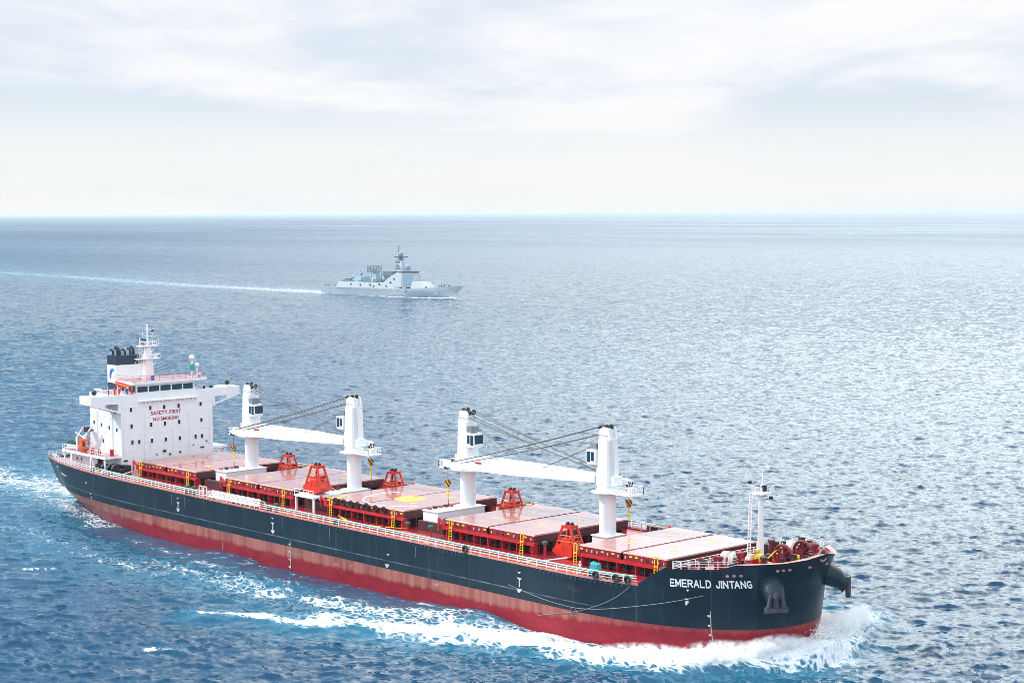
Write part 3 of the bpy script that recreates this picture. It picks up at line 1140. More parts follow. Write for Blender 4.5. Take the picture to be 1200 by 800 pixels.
# scars: bare weld runs and a loose line hanging along the bow
m = MB()
for x in (53.0, 57.2, 119.8, 25.0, 86.3, 98.8):
    n = 8
    zt, zb = (8.4, 6.4) if x != 119.8 else (8.3, 6.6)
    for k in range(n):
        m.bar(hull_pt(x, zt + (zb - zt) * k / n, 0.03), hull_pt(x, zt + (zb - zt) * (k + 1) / n, 0.03), 0.07, 0.03)
    m.cut()
m.build_each('weld_scar', paint('bare_streak', (0.20, 0.23, 0.25), 0.6, 0.2, 2.0), hull)


def line_on_hull(pts, r, n=24):
    """a rope lying against the plating through (x, z) points"""
    xs = [p[0] for p in pts]
    zs = [p[1] for p in pts]
    t = np.linspace(0, 1, len(pts))
    T = np.linspace(0, 1, n)
    # smooth by Catmull-like resampling
    X = np.interp(T, t, xs)
    Z = np.interp(T, t, zs)
    for _ in range(3):
        X[1:-1] = (X[:-2] + 2 * X[1:-1] + X[2:]) / 4
        Z[1:-1] = (Z[:-2] + 2 * Z[1:-1] + Z[2:]) / 4
    return [hull_pt(float(a), float(b_), r + 0.03) for a, b_ in zip(X, Z)]


m = MB()
m.tube(line_on_hull([(140, 5.6), (147, 4.6), (153, 4.3), (158, 4.9), (164, 6.2), (168, 7.1), (172, 8.3)], 0.035), 0.035, 6).cut()
m.tube(line_on_hull([(162.4, 8.6), (160.5, 7.0), (158, 5.6), (153.5, 3.9), (150, 3.2), (146, 2.2)], 0.035), 0.035, 6).cut()
m.tube(line_on_hull([(152.6, 4.3), (152.2, 3.6), (153.0, 3.2), (153.8, 3.7), (153.2, 4.4)], 0.03), 0.03, 6)
m.build_each('loose_line', GREY, SHIP)

# ---- anchors in their bells
for side in (-1, 1):
    a = Vector((0.80, side * 0.60, 0)).normalized()
    tng = Vector((-side * a.y, side * a.x, 0)).normalized() if False else Vector((-a.y, a.x, 0))
    base = Vector((178.9, side * 6.2, 9.75))
    m = MB()
    ring0, ring1, ring2 = [], [], []
    for k in range(16):
        t = 2 * math.pi * k / 16
        cx_, cz_ = math.cos(t), math.sin(t)
        ring0.append(base - a * 0.9 + tng * cx_ * 1.75 + Vector((0, 0, 1)) * (cz_ * 1.75 + 0.15))
        ring1.append(base + a * (1.05 + 0.3 * cz_) + tng * cx_ * 1.40 + Vector((0, 0, 1)) * (cz_ * 1.25 - 0.75))
        ring2.append(base + a * (1.85 + 0.5 * cz_) + tng * cx_ * 1.05 + Vector((0, 0, 1)) * (cz_ * 0.75 - 1.75))
    fs = []
    for k in range(16):
        j = (k + 1) % 16
        fs += [(k, j, 16 + j, 16 + k), (16 + k, 16 + j, 32 + j, 32 + k)]
    fs.append(tuple(32 + k for k in range(16)))
    m.add(ring0 + ring1 + ring2, fs)
    bell = m.build('anchor_bell', HULL, SHIP, smooth=True)
    m = MB()
    hd = base + a * 2.15 + Vector((0, 0, -1.0))
    m.bar(hd + Vector((0, 0, 0.6)), hd + Vector((0, 0, -1.5)), 0.6, 0.5)                    # shank
    m.bar(hd + tng * -1.25 + Vector((0, 0, -1.6)), hd + tng * 1.25 + Vector((0, 0, -1.6)), 0.65, 0.5)   # crown
    for sg in (-1, 1):
        m.bar(hd + tng * (sg * 1.0) + Vector((0, 0, -1.6)), hd + tng * (sg * 0.80) + a * 0.15 + Vector((0, 0, 0.45)), 0.75, 0.4,
              w2=0.16, h2=0.2)                                                             # flukes
        m.bar(hd + tng * (sg * 1.25) + Vector((0, 0, -1.9)), hd + tng * (sg * 1.30) + Vector((0, 0, -1.2)), 0.35, 0.5)
    m.build('anchor', STEEL, SHIP)

# ---- hatches
HATCHES = [(31.1, 51.0, 9.7, 9.7), (60.2, 80.2, 9.7, 9.7), (89.4, 109.3, 9.7, 9.7), (119.0, 138.5, 9.7, 9.7),
           (147.9, 163.6, 10.0, 9.25)]
ZH = 11.53


def quad_prism(m, x0, x1, y0, y1, z0, z1, mi=0):
    """block whose half-width changes from y0 at x0 to y1 at x1"""
    return m.prism([(x0, -y0), (x1, -y1), (x1, y1), (x0, y0)], z0, z1, mi)


hatches = []
for hi, (xa, xf, wa, wf) in enumerate(HATCHES):
    def wd(x):
        return wa + (wf - wa) * (x - xa) / (xf - xa)
    m = MB()
    i_ = 1.35
    # coaming plates, darkened to put the bay's shade into the colour
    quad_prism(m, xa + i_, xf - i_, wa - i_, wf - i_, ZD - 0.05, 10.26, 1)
    # flange: four bars round the top, proud of the cover
    for s in (-1, 1):
        m.bar((xa - 0.25, s * (wa + 0.02), 10.32), (xf + 0.35, s * (wf + 0.02), 10.32), 0.62, 0.24, 0)
        m.bar((xa - 0.2, s * (wa + 0.30), 10.18), (xf + 0.3, s * (wf + 0.30), 10.18), 0.07, 0.40, 0)
    for x, w_ in ((xa + 0.2, wa), (xf - 0.2, wf)):
        m.bar((x, -w_ + 0.31, 10.32), (x, w_ - 0.31, 10.32), 0.55, 0.22, 1)
    # upturned end of the flange at the after corners (the folding track)
    for s in (-1, 1):
        m.bar((xa + 0.2, s * (wa + 0.1), 10.48), (xa - 1.4, s * (wa + 0.1), 11.45), 0.28, 0.40, 0, h2=0.3)
        m.bar((xa - 1.35, s * (wa + 0.1), 11.4), (xa - 1.35, s * (wa + 0.1), 9.6), 0.18, 0.3, 0)
    # stays
    n = int((xf - xa) / 1.62)
    for k in range(n + 1):
        x = xa + 0.5 + k * (xf - xa - 1.0) / n
        for s in (-1, 1):
            w_ = wd(x)
            wide = 0.20 if k % 3 == 0 else 0.13
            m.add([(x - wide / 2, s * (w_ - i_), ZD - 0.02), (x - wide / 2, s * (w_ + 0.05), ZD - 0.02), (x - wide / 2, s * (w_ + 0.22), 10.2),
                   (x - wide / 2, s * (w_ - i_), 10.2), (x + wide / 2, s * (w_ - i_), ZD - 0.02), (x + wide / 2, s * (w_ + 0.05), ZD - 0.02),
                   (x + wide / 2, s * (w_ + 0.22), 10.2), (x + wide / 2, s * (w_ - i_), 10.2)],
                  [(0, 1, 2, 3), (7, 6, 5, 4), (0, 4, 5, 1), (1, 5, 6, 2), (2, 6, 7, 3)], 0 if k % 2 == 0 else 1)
    for x, w_, dr in ((xf - i_, wf, 1), (xa + i_, wa, -1)):
        for k in range(13):
            y = -w_ + 1.2 + k * (2 * w_ - 2.4) / 12
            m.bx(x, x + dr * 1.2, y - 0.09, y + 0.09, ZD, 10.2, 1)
    # pipes and hydraulic gear in the bay below the flange
    for s in (-1, 1):
        m.tube([(xa + 1, s * (wa - 0.4), ZD + 0.35), (xf - 1, s * (wf - 0.4), ZD + 0.35)], 0.09, 6, 1)
        m.tube([(xa + 1, s * (wa - 0.55), ZD + 0.9), (xf - 1, s * (wf - 0.55), ZD + 0.9)], 0.06, 6, 1)
        for k in range(9):
            x = xa + 1.5 + k * (xf - xa - 3) / 8
            m.box((x, s * (wd(x) - 0.55), ZD + 0.45), (0.5, 0.4, 0.55), mi=2)
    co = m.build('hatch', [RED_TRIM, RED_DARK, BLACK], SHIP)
    hatches.append(co)
    # covers: two folding panels, skirt in trim red, top worn and paled with painted reflection
    xm = (xa + xf) / 2
    for x0, x1 in ((xa, xm - 0.16), (xm + 0.16, xf)):
        m = MB()
        y0, y1 = wd(x0), wd(x1)
        b = 0.18
        z0, z1 = 10.47, ZH
        vs = [(x0, -y0, z0), (x1, -y1, z0), (x1, y1, z0), (x0, y0, z0),
              (x0, -y0, z1 - b), (x1, -y1, z1 - b), (x1, y1, z1 - b), (x0, y0, z1 - b),
              (x0 + b * .4, -y0 + b, z1), (x1 - b * .4, -y1 + b, z1), (x1 - b * .4, y1 - b, z1), (x0 + b * .4, y0 - b, z1)]
        m.add(vs, [(3, 2, 1, 0), (0, 1, 5, 4), (2, 3, 7, 6)], 1)
        m.add(vs, [(1, 2, 6, 5), (3, 0, 4, 7)], 2)
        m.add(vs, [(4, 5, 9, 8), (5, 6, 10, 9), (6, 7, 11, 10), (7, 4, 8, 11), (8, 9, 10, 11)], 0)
        # skirt details: cleats, stencil plates, guide wheels
        rr = random.Random(hi * 10 + int(x0))
        for s in (-1, 1):
            for k in range(8):
                x = x0 + (k + 0.5) * (x1 - x0) / 8
                y = s * (wd(x) + 0.03)
                q = rr.random()
                if q < 0.36:
                    m.box((x, y, 11.02), (0.50, 0.07, 0.22), mi=3)
                elif q < 0.75:
                    m.box((x, y, 10.85), (0.18, 0.14, 0.36), mi=4)
                else:
                    m.box((x, y, 10.85), (0.30, 0.12, 0.3), mi=5)
        m.box((xm, -(wd(xm) + 0.04), 10.9), (0.36, 0.12, 0.62), mi=3)
        # yellow lifting marks on top
        for s in (-1, 1):
            m.box(((x0 + x1) / 2 + 0.4, s * wd(xm) * 0.42, ZH + 0.012), (0.55, 1.15, 0.016), mi=3)
        # weld seams of the top plating
        for k in range(1, 5):
            y = -wd(xm) + k * 2 * wd(xm) / 5
            m.bx(x0 + 0.3, x1 - 0.3, y - 0.04, y + 0.04, ZH, ZH + 0.008, 0)
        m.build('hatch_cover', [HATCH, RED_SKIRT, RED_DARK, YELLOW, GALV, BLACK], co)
    # rubber joint between the panels, deeper tone
    m = MB()
    m.bx(xm - 0.155, xm + 0.155, -wd(xm) + 0.2, wd(xm) - 0.2, 10.6, ZH - 0.16)
    if hi in (3, 4):
        for k in range(14):
            y = -wd(xm) + 0.9 + k * (2 * wd(xm) - 1.8) / 13
            m.box((xm, y, ZH - 0.02), (0.42, 0.5, 0.16))
    m.build('panel_joint', paint('joint_brown', (0.16, 0.05, 0.05), 0.7, 0.2, 2.0), co)
    # yellow access ladders
    for x in ((xa + 1.9, xf - 2.0) if hi < 4 else (xa - 0.2, xf - 1.4)):
        m = MB()
        y = -(wd(x) + 0.55)
        for s in (-0.28, 0.28):
            m.bar((x + s, y - 0.12, ZD), (x + s, y, 10.35), 0.075)
            m.bar((x + s, y, 10.35), (x + s, y + 0.05, 11.7), 0.10)
        for k in range(5):
            z = ZD + 0.2 + k * 0.38
            m.bar((x - 0.28, y - 0.1, z), (x + 0.28, y - 0.1, z), 0.055)
        m.bar((x - 0.28, y, 11.7), (x + 0.28, y, 11.7), 0.10)
        m.bar((x - 0.28, y, 10.45), (x + 0.28, y, 10.45), 0.10)
        m.build('access_ladder', YELLOW, co)

# winching circle on the third hatch
m = MB()
DC = (100.9, -1.6)
m.lathe((DC[0], DC[1], ZH), [(0.01, 0.006), (2.55, 0.006), (2.55, 0.014), (0.01, 0.014)], 40, 0)


def arc_strip(m, c, r0, r1, a0, a1, z, mi=0, n=14):
    vs = []
    for k in range(n + 1):
        a = a0 + (a1 - a0) * k / n
        for r_ in (r0, r1):
            vs.append((c[0] + r_ * math.cos(a), c[1] + r_ * math.sin(a), z))
    m.add(vs, [(2 * k, 2 * k + 1, 2 * k + 3, 2 * k + 2) for k in range(n)], mi)


arc_strip(m, DC, 7.35, 7.62, R(125), R(330), ZH + 0.010, 1, 40)
m.build('winching_circle', [YELLOW, RAIL], hatches[2])
m = MB()
for a0, a1 in ((205, 214), (217, 226), (229, 240), (243, 256), (259, 272), (275, 288), (291, 304)):
    arc_strip(m, (100.9, 3.2), 14.9, 15.4, R(a0), R(a1), 8.78, 0, 10)
m.build('deck_marking', YELLOW, deck)
m = MB()
arc_strip(m, DC, 11.2, 11.8, R(205), R(215), ZH + 0.010, 0, 8)
arc_strip(m, DC, 11.2, 11.8, R(218), R(226), ZH + 0.010, 0, 8)
m.build('yellow_dash', YELLOW, hatches[2])
# yellow walkway line
m = MB()
for i in range(40):
    xa_, xb_ = 30 + i * 3.2, 30 + i * 3.2 + 3.2
    ya, yb = -float(hb(xa_, 8.7)) + 1.35, -float(hb(xb_, 8.7)) + 1.35
    m.add([(xa_, ya, 8.80), (xb_, yb, 8.80), (xb_, yb + 0.13, 8.802), (xa_, ya + 0.13, 8.802)], [(0, 1, 2, 3)])
m.build('walkway_line', YELLOW, deck)

# ---- deck-house boxes under the cranes
CR = [54.2, 84.3, 113.3, 143.7]
HOUSES = [(52.6, 56.0, -6.7, 1.9, 11.6), (82.6, 86.0, -4.6, 1.9, 11.0), (111.5, 115.0, -7.7, 1.9, 11.65), (142.2, 145.2, -1.7, 1.9, 11.0)]
for (x0, x1, y0, y1, zt), cx_ in zip(HOUSES, CR):
    m = MB()
    m.bx(x0, x1, y0, y1, ZD - 0.05, zt, 0)
    m.bx(x0 - 0.15, x1 + 0.15, y0 - 0.15, y1 + 0.15, zt + 0.002, zt + 0.12, 0)
    m.bx(x1 + 0.003, x1 + 0.05, y0 + 1.0, y0 + 1.8, ZD + 0.1, ZD + 2.1, 1)
    m.bx(x0 - 0.05, x0 - 0.003, y0 + 2.0, y0 + 2.8, ZD + 0.1, ZD + 2.1, 1)
    for k in range(7):                                      # vents and lockers on the roof
        y = y0 + 0.8 + k * 1.1
        if abs(y) > 1.9 and y < y1 - 0.5:
            m.box((x0 + 0.6, y, zt + 0.30), (0.55, 0.55, 0.40), mi=2 if k % 2 else 3)
    m.build('mast_house', [WHITE2, GREY, RED_DARK, RED], SHIP)

# white grab platform on legs beside the second crane
m = MB()
m.bx(82.2, 87.6, -11.0, -5.2, 10.95, 11.25)
for x, y in ((82.5, -10.7), (87.3, -10.7), (87.3, -5.8), (82.5, -5.8)):
    m.bar((x, y, ZD), (x, y, 10.95), 0.30)
for k in range(5):
    m.bar((82.3 + k * 1.3, -10.9, 11.25), (82.3 + k * 1.3, -10.9, 12.2), 0.09)
m.bar((82.3, -10.9, 12.2), (87.5, -10.9, 12.2), 0.09)
m.bar((82.3, -10.9, 11.75), (87.5, -10.9, 11.75), 0.07)
m.build('grab_platform', WHITE2, SHIP)


# ---- cranes
def crane(xc, d, zb, jib_tip, cab_side):
    """d = +1: jib stowed towards the bow, -1: towards the stern"""
    m = MB()
    m.lathe((xc, 0, 0), [(1.22, zb - 0.1), (1.22, 16.9), (1.30, 16.95), (1.62, 17.15), (1.62, 17.85), (1.50, 17.95), (1.50, 18.25)], 28)
    m.lathe((xc, 0, 0), [(1.68, 17.16), (1.68, 17.26)], 28, 1)
    ped = m.build('crane', [WHITE2, PINK], SHIP, smooth=True)
    # tower house: tapered box, narrow head with sheaves
    m = MB()
    sec = [(18.25, -1.30, 1.35, 1.22), (19.8, -1.30, 1.40, 1.22), (21.6, -1.26, 1.12, 1.20), (25.0, -1.18, 1.02, 1.12)]
    vs = []
    for z, xb, xf, hw in sec:
        c = 0.22
        for px, py in ((xb + c, -hw), (xf - c, -hw), (xf, -hw + c), (xf, hw - c), (xf - c, hw), (xb + c, hw), (xb, hw - c), (xb, -hw + c)):
            vs.append((xc + d * px, py, z))
    fs = [tuple(range(8)), tuple(range(24, 32))]
    for k in range(3):
        for i in range(8):
            j = (i + 1) % 8
            fs.append((k * 8 + i, k * 8 + j, k * 8 + 8 + j, k * 8 + 8 + i))
    m.add(vs, fs, 0)
    # head: two cheek plates, cross-piece
    for s in (-1, 1):
        m.prism([(xc + d * -1.3, 24.85), (xc + d * 0.95, 24.85), (xc + d * 0.95, 26.3), (xc + d * 0.1, 26.75), (xc + d * -0.95, 26.6)],
                s * 0.86, s * 0.60, 0, axis='y')
    m.bx(xc - 0.8, xc + 0.6, -0.595, 0.595, 24.85, 26.35, 0)
    for s in (-0.42, 0.42):
        m.disc((xc + d * 0.95, s, 26.45), 0.42, 14, 'y', 0.22, 1)
        m.disc((xc - d * 0.35, s, 26.75), 0.36, 14, 'y', 0.22, 1)
    m.bx(xc - 1.0, xc + 0.9, -0.92, -0.865, 25.5, 25.62, 2)
    # winch bay, ladder and platform behind
    m.bx(xc - d * 1.31, xc - d * 2.1, -0.9, 0.9, 18.4, 19.7, 0)
    for s in (-0.25, 0.25):
        m.bar((xc - d * 1.55, -0.6 + s, 19.7), (xc - d * 1.35, -0.6 + s, 25.0), 0.06, mi=2)
    for k in range(14):
        z = 19.9 + k * 0.36
        x = xc - d * (1.54 - 0.014 * k)
        m.bar((x, -0.85, z), (x, -0.35, z), 0.05, mi=2)
    tower = m.build('crane_tower', [WHITE2, BLACK, GALV], ped, bevel=0.04)
    # service platform with rails
    m = MB()
    m.lathe((xc, 0, 0), [(1.63, 17.30), (2.45, 17.30), (2.45, 17.42), (1.63, 17.42)], 20)
    m.bx(xc - d * 2.2, xc - d * 5.6, -1.3, 1.6, 17.30, 17.42)
    for k in range(7):
        for y in (-1.25, 1.55):
            x = xc - d * (2.6 + k * 0.5)
            m.bar((x, y, 17.4), (x, y, 18.5), 0.07)
    for y in (-1.25, 1.55):
        for z in (17.95, 18.5):
            m.bar((xc - d * 2.6, y, z), (xc - d * 5.6, y, z), 0.07)
    m.bx(xc - d * 4.6, xc - d * 5.3, -0.6, 0.5, 17.42, 18.4)
    for y in (-1.25, 0.1, 1.55):
        m.bar((xc - d * 5.6, y, 17.4), (xc - d * 5.6, y, 18.5), 0.07)
    m.bar((xc - d * 5.6, -1.25, 18.5), (xc - d * 5.6, 1.55, 18.5), 0.07)
    m.build('service_platform', WHITE2, ped)
    # driver's cab slung on the jib side
    m = MB()
    cx_, cy_ = xc + d * 2.05, -0.45 * cab_side
    m.prism([(cx_ - d * 0.95, 21.2), (cx_ + d * 0.75, 21.2), (cx_ + d * 1.05, 21.8), (cx_ + d * 0.95, 23.3), (cx_ - d * 0.95, 23.5)],
            cy_ - 0.95, cy_ + 0.95, 0, axis='y')
    m.bx(cx_ - d * 1.5, cx_ - d * 0.9, cy_ - 0.7, cy_ + 0.7, 20.9, 23.3, 0)
    m.bx(cx_ - d * 0.9, cx_ + d * 0.2, cy_ - 0.8, cy_ + 0.8, 23.5, 24.4, 2)
    for s in (-1, 1):
        m.bx(cx_ - d * 0.62, cx_ - d * 0.08, cy_ + s * 0.955, cy_ + s * 0.985, 21.75, 23.05, 1)
        m.bx(cx_ + d * 0.12, cx_ + d * 0.80, cy_ + s * 0.955, cy_ + s * 0.985, 21.55, 23.05, 1)
    m.bx(cx_ + d * 0.99, cx_ + d * 1.07, cy_ - 0.85, cy_ + 0.85, 21.75, 23.1, 1)
    m.build('driver_cab', [WHITE2, GLASS, GREY], ped)
    # jib: twin box girder closing towards the tip
    m = MB()
    root = Vector((xc + d * 1.5, 0, 19.15))
    tip = Vector(jib_tip)
    ax = (tip - root).normalized()
    sd_ = ax.cross(Vector((0, 0, 1))).normalized()
    L = (tip - root).length
    for s in (-1, 1):
        a = root + sd_ * (s * 1.0)
        c = root + ax * (L * 0.55) + sd_ * (s * 0.72)
        e = tip + sd_ * (s * 0.42)
        m.bar(a, c, 0.75, 1.05, w2=0.70, h2=1.30)
        m.bar(c - ax * 0.01, e, 0.70, 1.30, w2=0.45, h2=0.75)
    for k in range(9):
        t = (k + 0.7) / 9.4
        wdt = 1.0 - 0.58 * t
        p = root + ax * (L * t)
        m.bar(p - sd_ * wdt, p + sd_ * wdt, 0.45 if k % 2 else 0.8, 0.7)
    m.bar(root + sd_ * -1.0, root + sd_ * 1.0, 0.7, 0.8)
    # top plate over the outer half
    p0, p1 = root + ax * (L * 0.42) + Vector((0, 0, 0.5)), tip + Vector((0, 0, 0.3))
    m.bar(p0, p1, 1.5, 0.10, w2=0.9, h2=0.10)
    m.bar(tip, tip + ax * 0.8, 1.1, 0.7, w2=0.75, h2=0.55)
    for s in (-0.3, 0.3):
        m.disc(tip + ax * 0.5 + sd_ * s + Vector((0, 0, -0.25)), 0.45, 14, 'y', 0.2, 1)
    # lamp bracket and stencil on the girder
    pl = root + ax * (L * 0.80) + Vector((0, 0, 0.65))
    m.box(pl, (0.9, 0.5, 0.22), mi=2)
    for k in range(5):
        pt = root + ax * (L * (0.16 + 0.022 * k)) + sd_ * (-1.20 * 1) * (1 if sd_.y > 0 else -1)
    jib = m.build('jib', [WHITE2, BLACK, RED_TRIM], ped)
    # luffing and hoist wires from the head to the jib
    m = MB()
    head = Vector((xc + d * 0.95, 0, 26.45))
    for s in (-0.55, 0.55):
        a = head + Vector((0, s, 0.3))
        e = tip + sd_ * (s * 0.7) - ax * 0.6 + Vector((0, 0, 0.45))
        for k in (0.0, 0.28):
            q0, q1 = a + Vector((0, 0, -k * 4.0)), e - ax * (k * 8.0) + Vector((0, 0, 0.05))
            mid = (q0 + q1) / 2 + Vector((0, 0, -0.22))
            m.tube([q0, (q0 + mid) / 2 + Vector((0, 0, -0.06)), mid, (q1 + mid) / 2 + Vector((0, 0, -0.06)), q1], 0.07, 6)
    g0 = root + ax * (L * 0.36) + Vector((0, 0, 0.8))
    for s in (-0.3, 0.3):
        m.tube([Vector((xc + d * 1.3, s, 24.3)), g0 + sd_ * s], 0.035, 5)
    m.build('luffing_wire', WIRE, ped)
    # hook block below the tip, its wire made fast on deck
    m = MB()
    h = tip + ax * 0.4
    m.tube([h + Vector((0, 0, -0.4)), (h.x, h.y, 15.9)], 0.05, 5, 1)
    m.add([(h.x - .48, h.y - .25, 15.6), (h.x + .48, h.y - .25, 15.6), (h.x + .48, h.y + .25, 15.6), (h.x - .48, h.y + .25, 15.6),
           (h.x - .40, h.y - .25, 16.0), (h.x + .40, h.y - .25, 16.0), (h.x + .40, h.y + .25, 16.0), (h.x - .40, h.y + .25, 16.0),
           (h.x - .15, h.y - .15, 14.8), (h.x + .15, h.y - .15, 14.8), (h.x + .15, h.y + .15, 14.8), (h.x - .15, h.y + .15, 14.8)],
          [(4, 5, 6, 7), (0, 1, 5, 4), (1, 2, 6, 5), (2, 3, 7, 6), (3, 0, 4, 7), (8, 9, 1, 0), (9, 10, 2, 1), (10, 11, 3, 2), (11, 8, 0, 3)], 0)
    m.lathe((h.x, h.y, 0), [(0.13, 14.85), (0.13, 13.9), (0.20, 13.8), (0.20, 13.5), (0.10, 13.4), (0.10, 13.1)], 10, 2)
    m.tube([(h.x, h.y, 13.2), (h.x + 0.1, h.y, 11.7)], 0.06, 5, 1)
    m.build('hook_block', [HAZ, WIRE, YELLOW], ped)
    return ped


crane(CR[0], 1, HOUSES[0][4], (84.6, 3.0, 18.55), 1)
crane(CR[1], -1, HOUSES[1][4], (53.4, -3.0, 18.35), 1)
crane(CR[2], 1, HOUSES[2][4], (144.6, 3.0, 18.55), 1)
crane(CR[3], -1, HOUSES[3][4], (112.4, -3.0, 18.35), 1)


# ---- accommodation block
m = MB()
XF, XA, YH = 26.2, 14.6, 10.15
m.bx(XA, XF, -YH, YH, 8.7, 20.9)
# bridge deck with wings: the underside sweeps up to the wing ends
wing = [(-16.5, 23.45), (16.5, 23.45), (16.5, 22.2), (15.8, 21.7), (12.9, 20.75), (10.16, 19.9), (10.16, 20.9), (-10.16, 20.9), (-10.16, 19.9),
        (-11.5, 20.3), (-13.6, 21.0), (-15.6, 21.5), (-16.5, 21.9)]
house = m.build('accommodation_block', WHITE, SHIP, bevel=0.05)
m = MB()
# front plate of wings in pieces (left, middle, right), with the opening cut in each wing
zt = 23.45


def plate_x(m, poly, x0, x1, mi=0):
    m.prism(poly, x0, x1, mi, axis='x')


plate_x(m, [(-10.16, 20.9), (10.16, 20.9), (10.16, zt), (-10.16, zt)], XF - 0.25, XF + 0.02)
for s in (-1, 1):
    plate_x(m, [(s * 10.163, 19.95), (s * 10.163, zt), (s * 10.7, zt), (s * 10.7, 20.15)], XF - 0.25, XF + 0.02)
    plate_x(m, [(s * 10.703, 21.75), (s * 10.703, zt), (s * 13.4, zt), (s * 13.4, 21.9)], XF - 0.25, XF + 0.02)
    plate_x(m, [(s * 10.703, 20.15), (s * 10.703, 20.45), (s * 13.4, 21.25), (s * 13.4, 20.95)], XF - 0.25, XF + 0.02)
    plate_x(m, [(s * 13.403, 20.95), (s * 13.403, zt), (s * 16.5, zt), (s * 16.5, 21.85), (s * 15.6, 21.55)], XF - 0.25, XF + 0.02)
    # wing deck and end bulwark, after bulwark
    m.prism([(s * 10.163, 22.15), (s * 16.45, 22.15), (s * 16.45, 22.3), (s * 10.163, 22.3)], XF - 4.0, XF - 0.253, axis='x')
    m.bx(XF - 3.6, XF - 0.253, s * 16.30, s * 16.5, 21.9, zt)
    m.bx(XF - 4.1, XF - 3.6, s * 13.2, s * 16.5, 22.0, zt)
    plate_x(m, [(s * 10.163, 19.95), (s * 10.163, 22.1), (s * 15.0, 22.1), (s * 15.0, 21.5)], XF - 4.0, XF - 3.7)
m.build('bridge_wing', WHITE, SHIP)
# bridge deck plating
m = MB()
m.bx(XA + 0.1, XF - 0.26, -YH + 0.05, YH - 0.05, 22.15, 22.3)
m.build('bridge_deck', RED, SHIP)
m = MB()
m.bx(XA, XF - 0.26, -YH, -YH + 0.15, 20.9, 23.3)
m.bx(XA, XF - 0.26, YH - 0.15, YH, 20.9, 23.3)
m.bx(XA, XA + 0.15, -YH + 0.153, YH - 0.153, 20.9, 23.3)
m.build('bridge_side', WHITE, SHIP)

# wheelhouse
m = MB()
WX0, WX1, WY0, WY1 = 18.6, 25.6, -6.4, 6.4
m.bx(WX0, WX1, WY0, WY1, 22.32, 23.65)
m.bx(WX0, WX1, WY0, WY1, 24.72, 25.15)
m.bx(WX0 + 0.05, WX1 - 0.35, WY0 + 0.3, WY1 - 0.3, 23.65, 24.72, 1)
for k in range(6):
    y = WY0 + 0.06 + k * (WY1 - WY0 - 0.12) / 5
    m.bar((WX1 - 0.12, y, 23.65), (WX1 - 0.12, y, 24.72), 0.24)
for k in range(6):
    x = WX0 + 0.1 + k * (WX1 - WX0 - 0.3) / 5
    for y in (WY0 + 0.1, WY1 - 0.1):
        m.bar((x, y, 23.65), (x, y, 24.72), 0.28)
m.bx(WX0 - 0.1, WX1 + 0.55, WY0 - 1.2, WY1 + 2.6, 25.15, 25.72)
m.bx(WX0 + 0.1, WX1 + 0.35, WY0 - 1.0, WY1 + 2.4, 25.723, 25.76, 2)
wh = m.build('wheelhouse', [WHITE, BLACK, RED], SHIP)
for k in range(5):
    m = MB()
    y0 = WY0 + 0.2 + k * (WY1 - WY0 - 0.12) / 5
    m.bx(WX1 - 0.18, WX1 - 0.10, y0, y0 + (WY1 - WY0 - 0.12) / 5 - 0.26, 23.66, 24.71)
    m.build('bridge_window', GLASS, wh)
for k in range(5):
    m = MB()
    x0 = WX0 + 0.26 + k * (WX1 - WX0 - 0.3) / 5
    m.bx(x0, x0 + (WX1 - WX0 - 0.3) / 5 - 0.32, WY0 + 0.08, WY0 + 0.14, 23.66, 24.71)
    m.build('bridge_window', GLASS, wh)
# ledge with brackets below the windows
m = MB()
m.bx(XF + 0.021, XF + 0.5, -6.4, 6.5, 21.95, 22.05)
for k in range(14):
    m.bx(XF + 0.022, XF + 0.45, -6.2 + k * 0.96, -6.1 + k * 0.96, 21.6, 21.95)
m.build('window_ledge', WHITE, house)

# portholes: one part each
ports = [(-8.04, 20.56), (-3.84, 20.6), (-0.78, 20.57), (2.40, 20.58), (7.38, 20.53),
         (-7.98, 17.43), (-3.72, 17.4), (-0.71, 17.4), (2.49, 17.43), (7.52, 17.38),
         (-7.86, 14.39), (-6.38, 14.33), (-3.59, 14.33), (-0.58, 14.31), (2.56, 14.27), (6.13, 14.29), (7.63, 14.24)]
for i, (y, z) in enumerate(ports):
    m = MB()
    m.bx(XF + 0.005, XF + 0.05, y - 0.25, y + 0.25, z - 0.38, z + 0.38, 0)
    fr = m.build('porthole', PORT, house)
    m = MB()
    for q in (((y - 0.30, z - 0.43), (y + 0.30, z - 0.43)), ((y - 0.30, z + 0.43), (y + 0.30, z + 0.43)),
              ((y - 0.30, z - 0.43), (y - 0.30, z + 0.43)), ((y + 0.30, z - 0.43), (y + 0.30, z + 0.43))):
        m.bar((XF + 0.04, *q[0]), (XF + 0.04, *q[1]), 0.09)
    m.v = list(m.v)
    m.build('porthole_frame', RAIL, house)
for x, z in ((16.2, 17.6), (18.9, 17.3), (21.8, 17.0), (24.6, 16.8), (19.5, 14.3), (24.0, 20.1)):
    m = MB()
    m.bx(x - 0.2, x + 0.2, -YH - 0.05, -YH - 0.003, z - 0.32, z + 0.32)
    m.build('porthole', PORT, house)
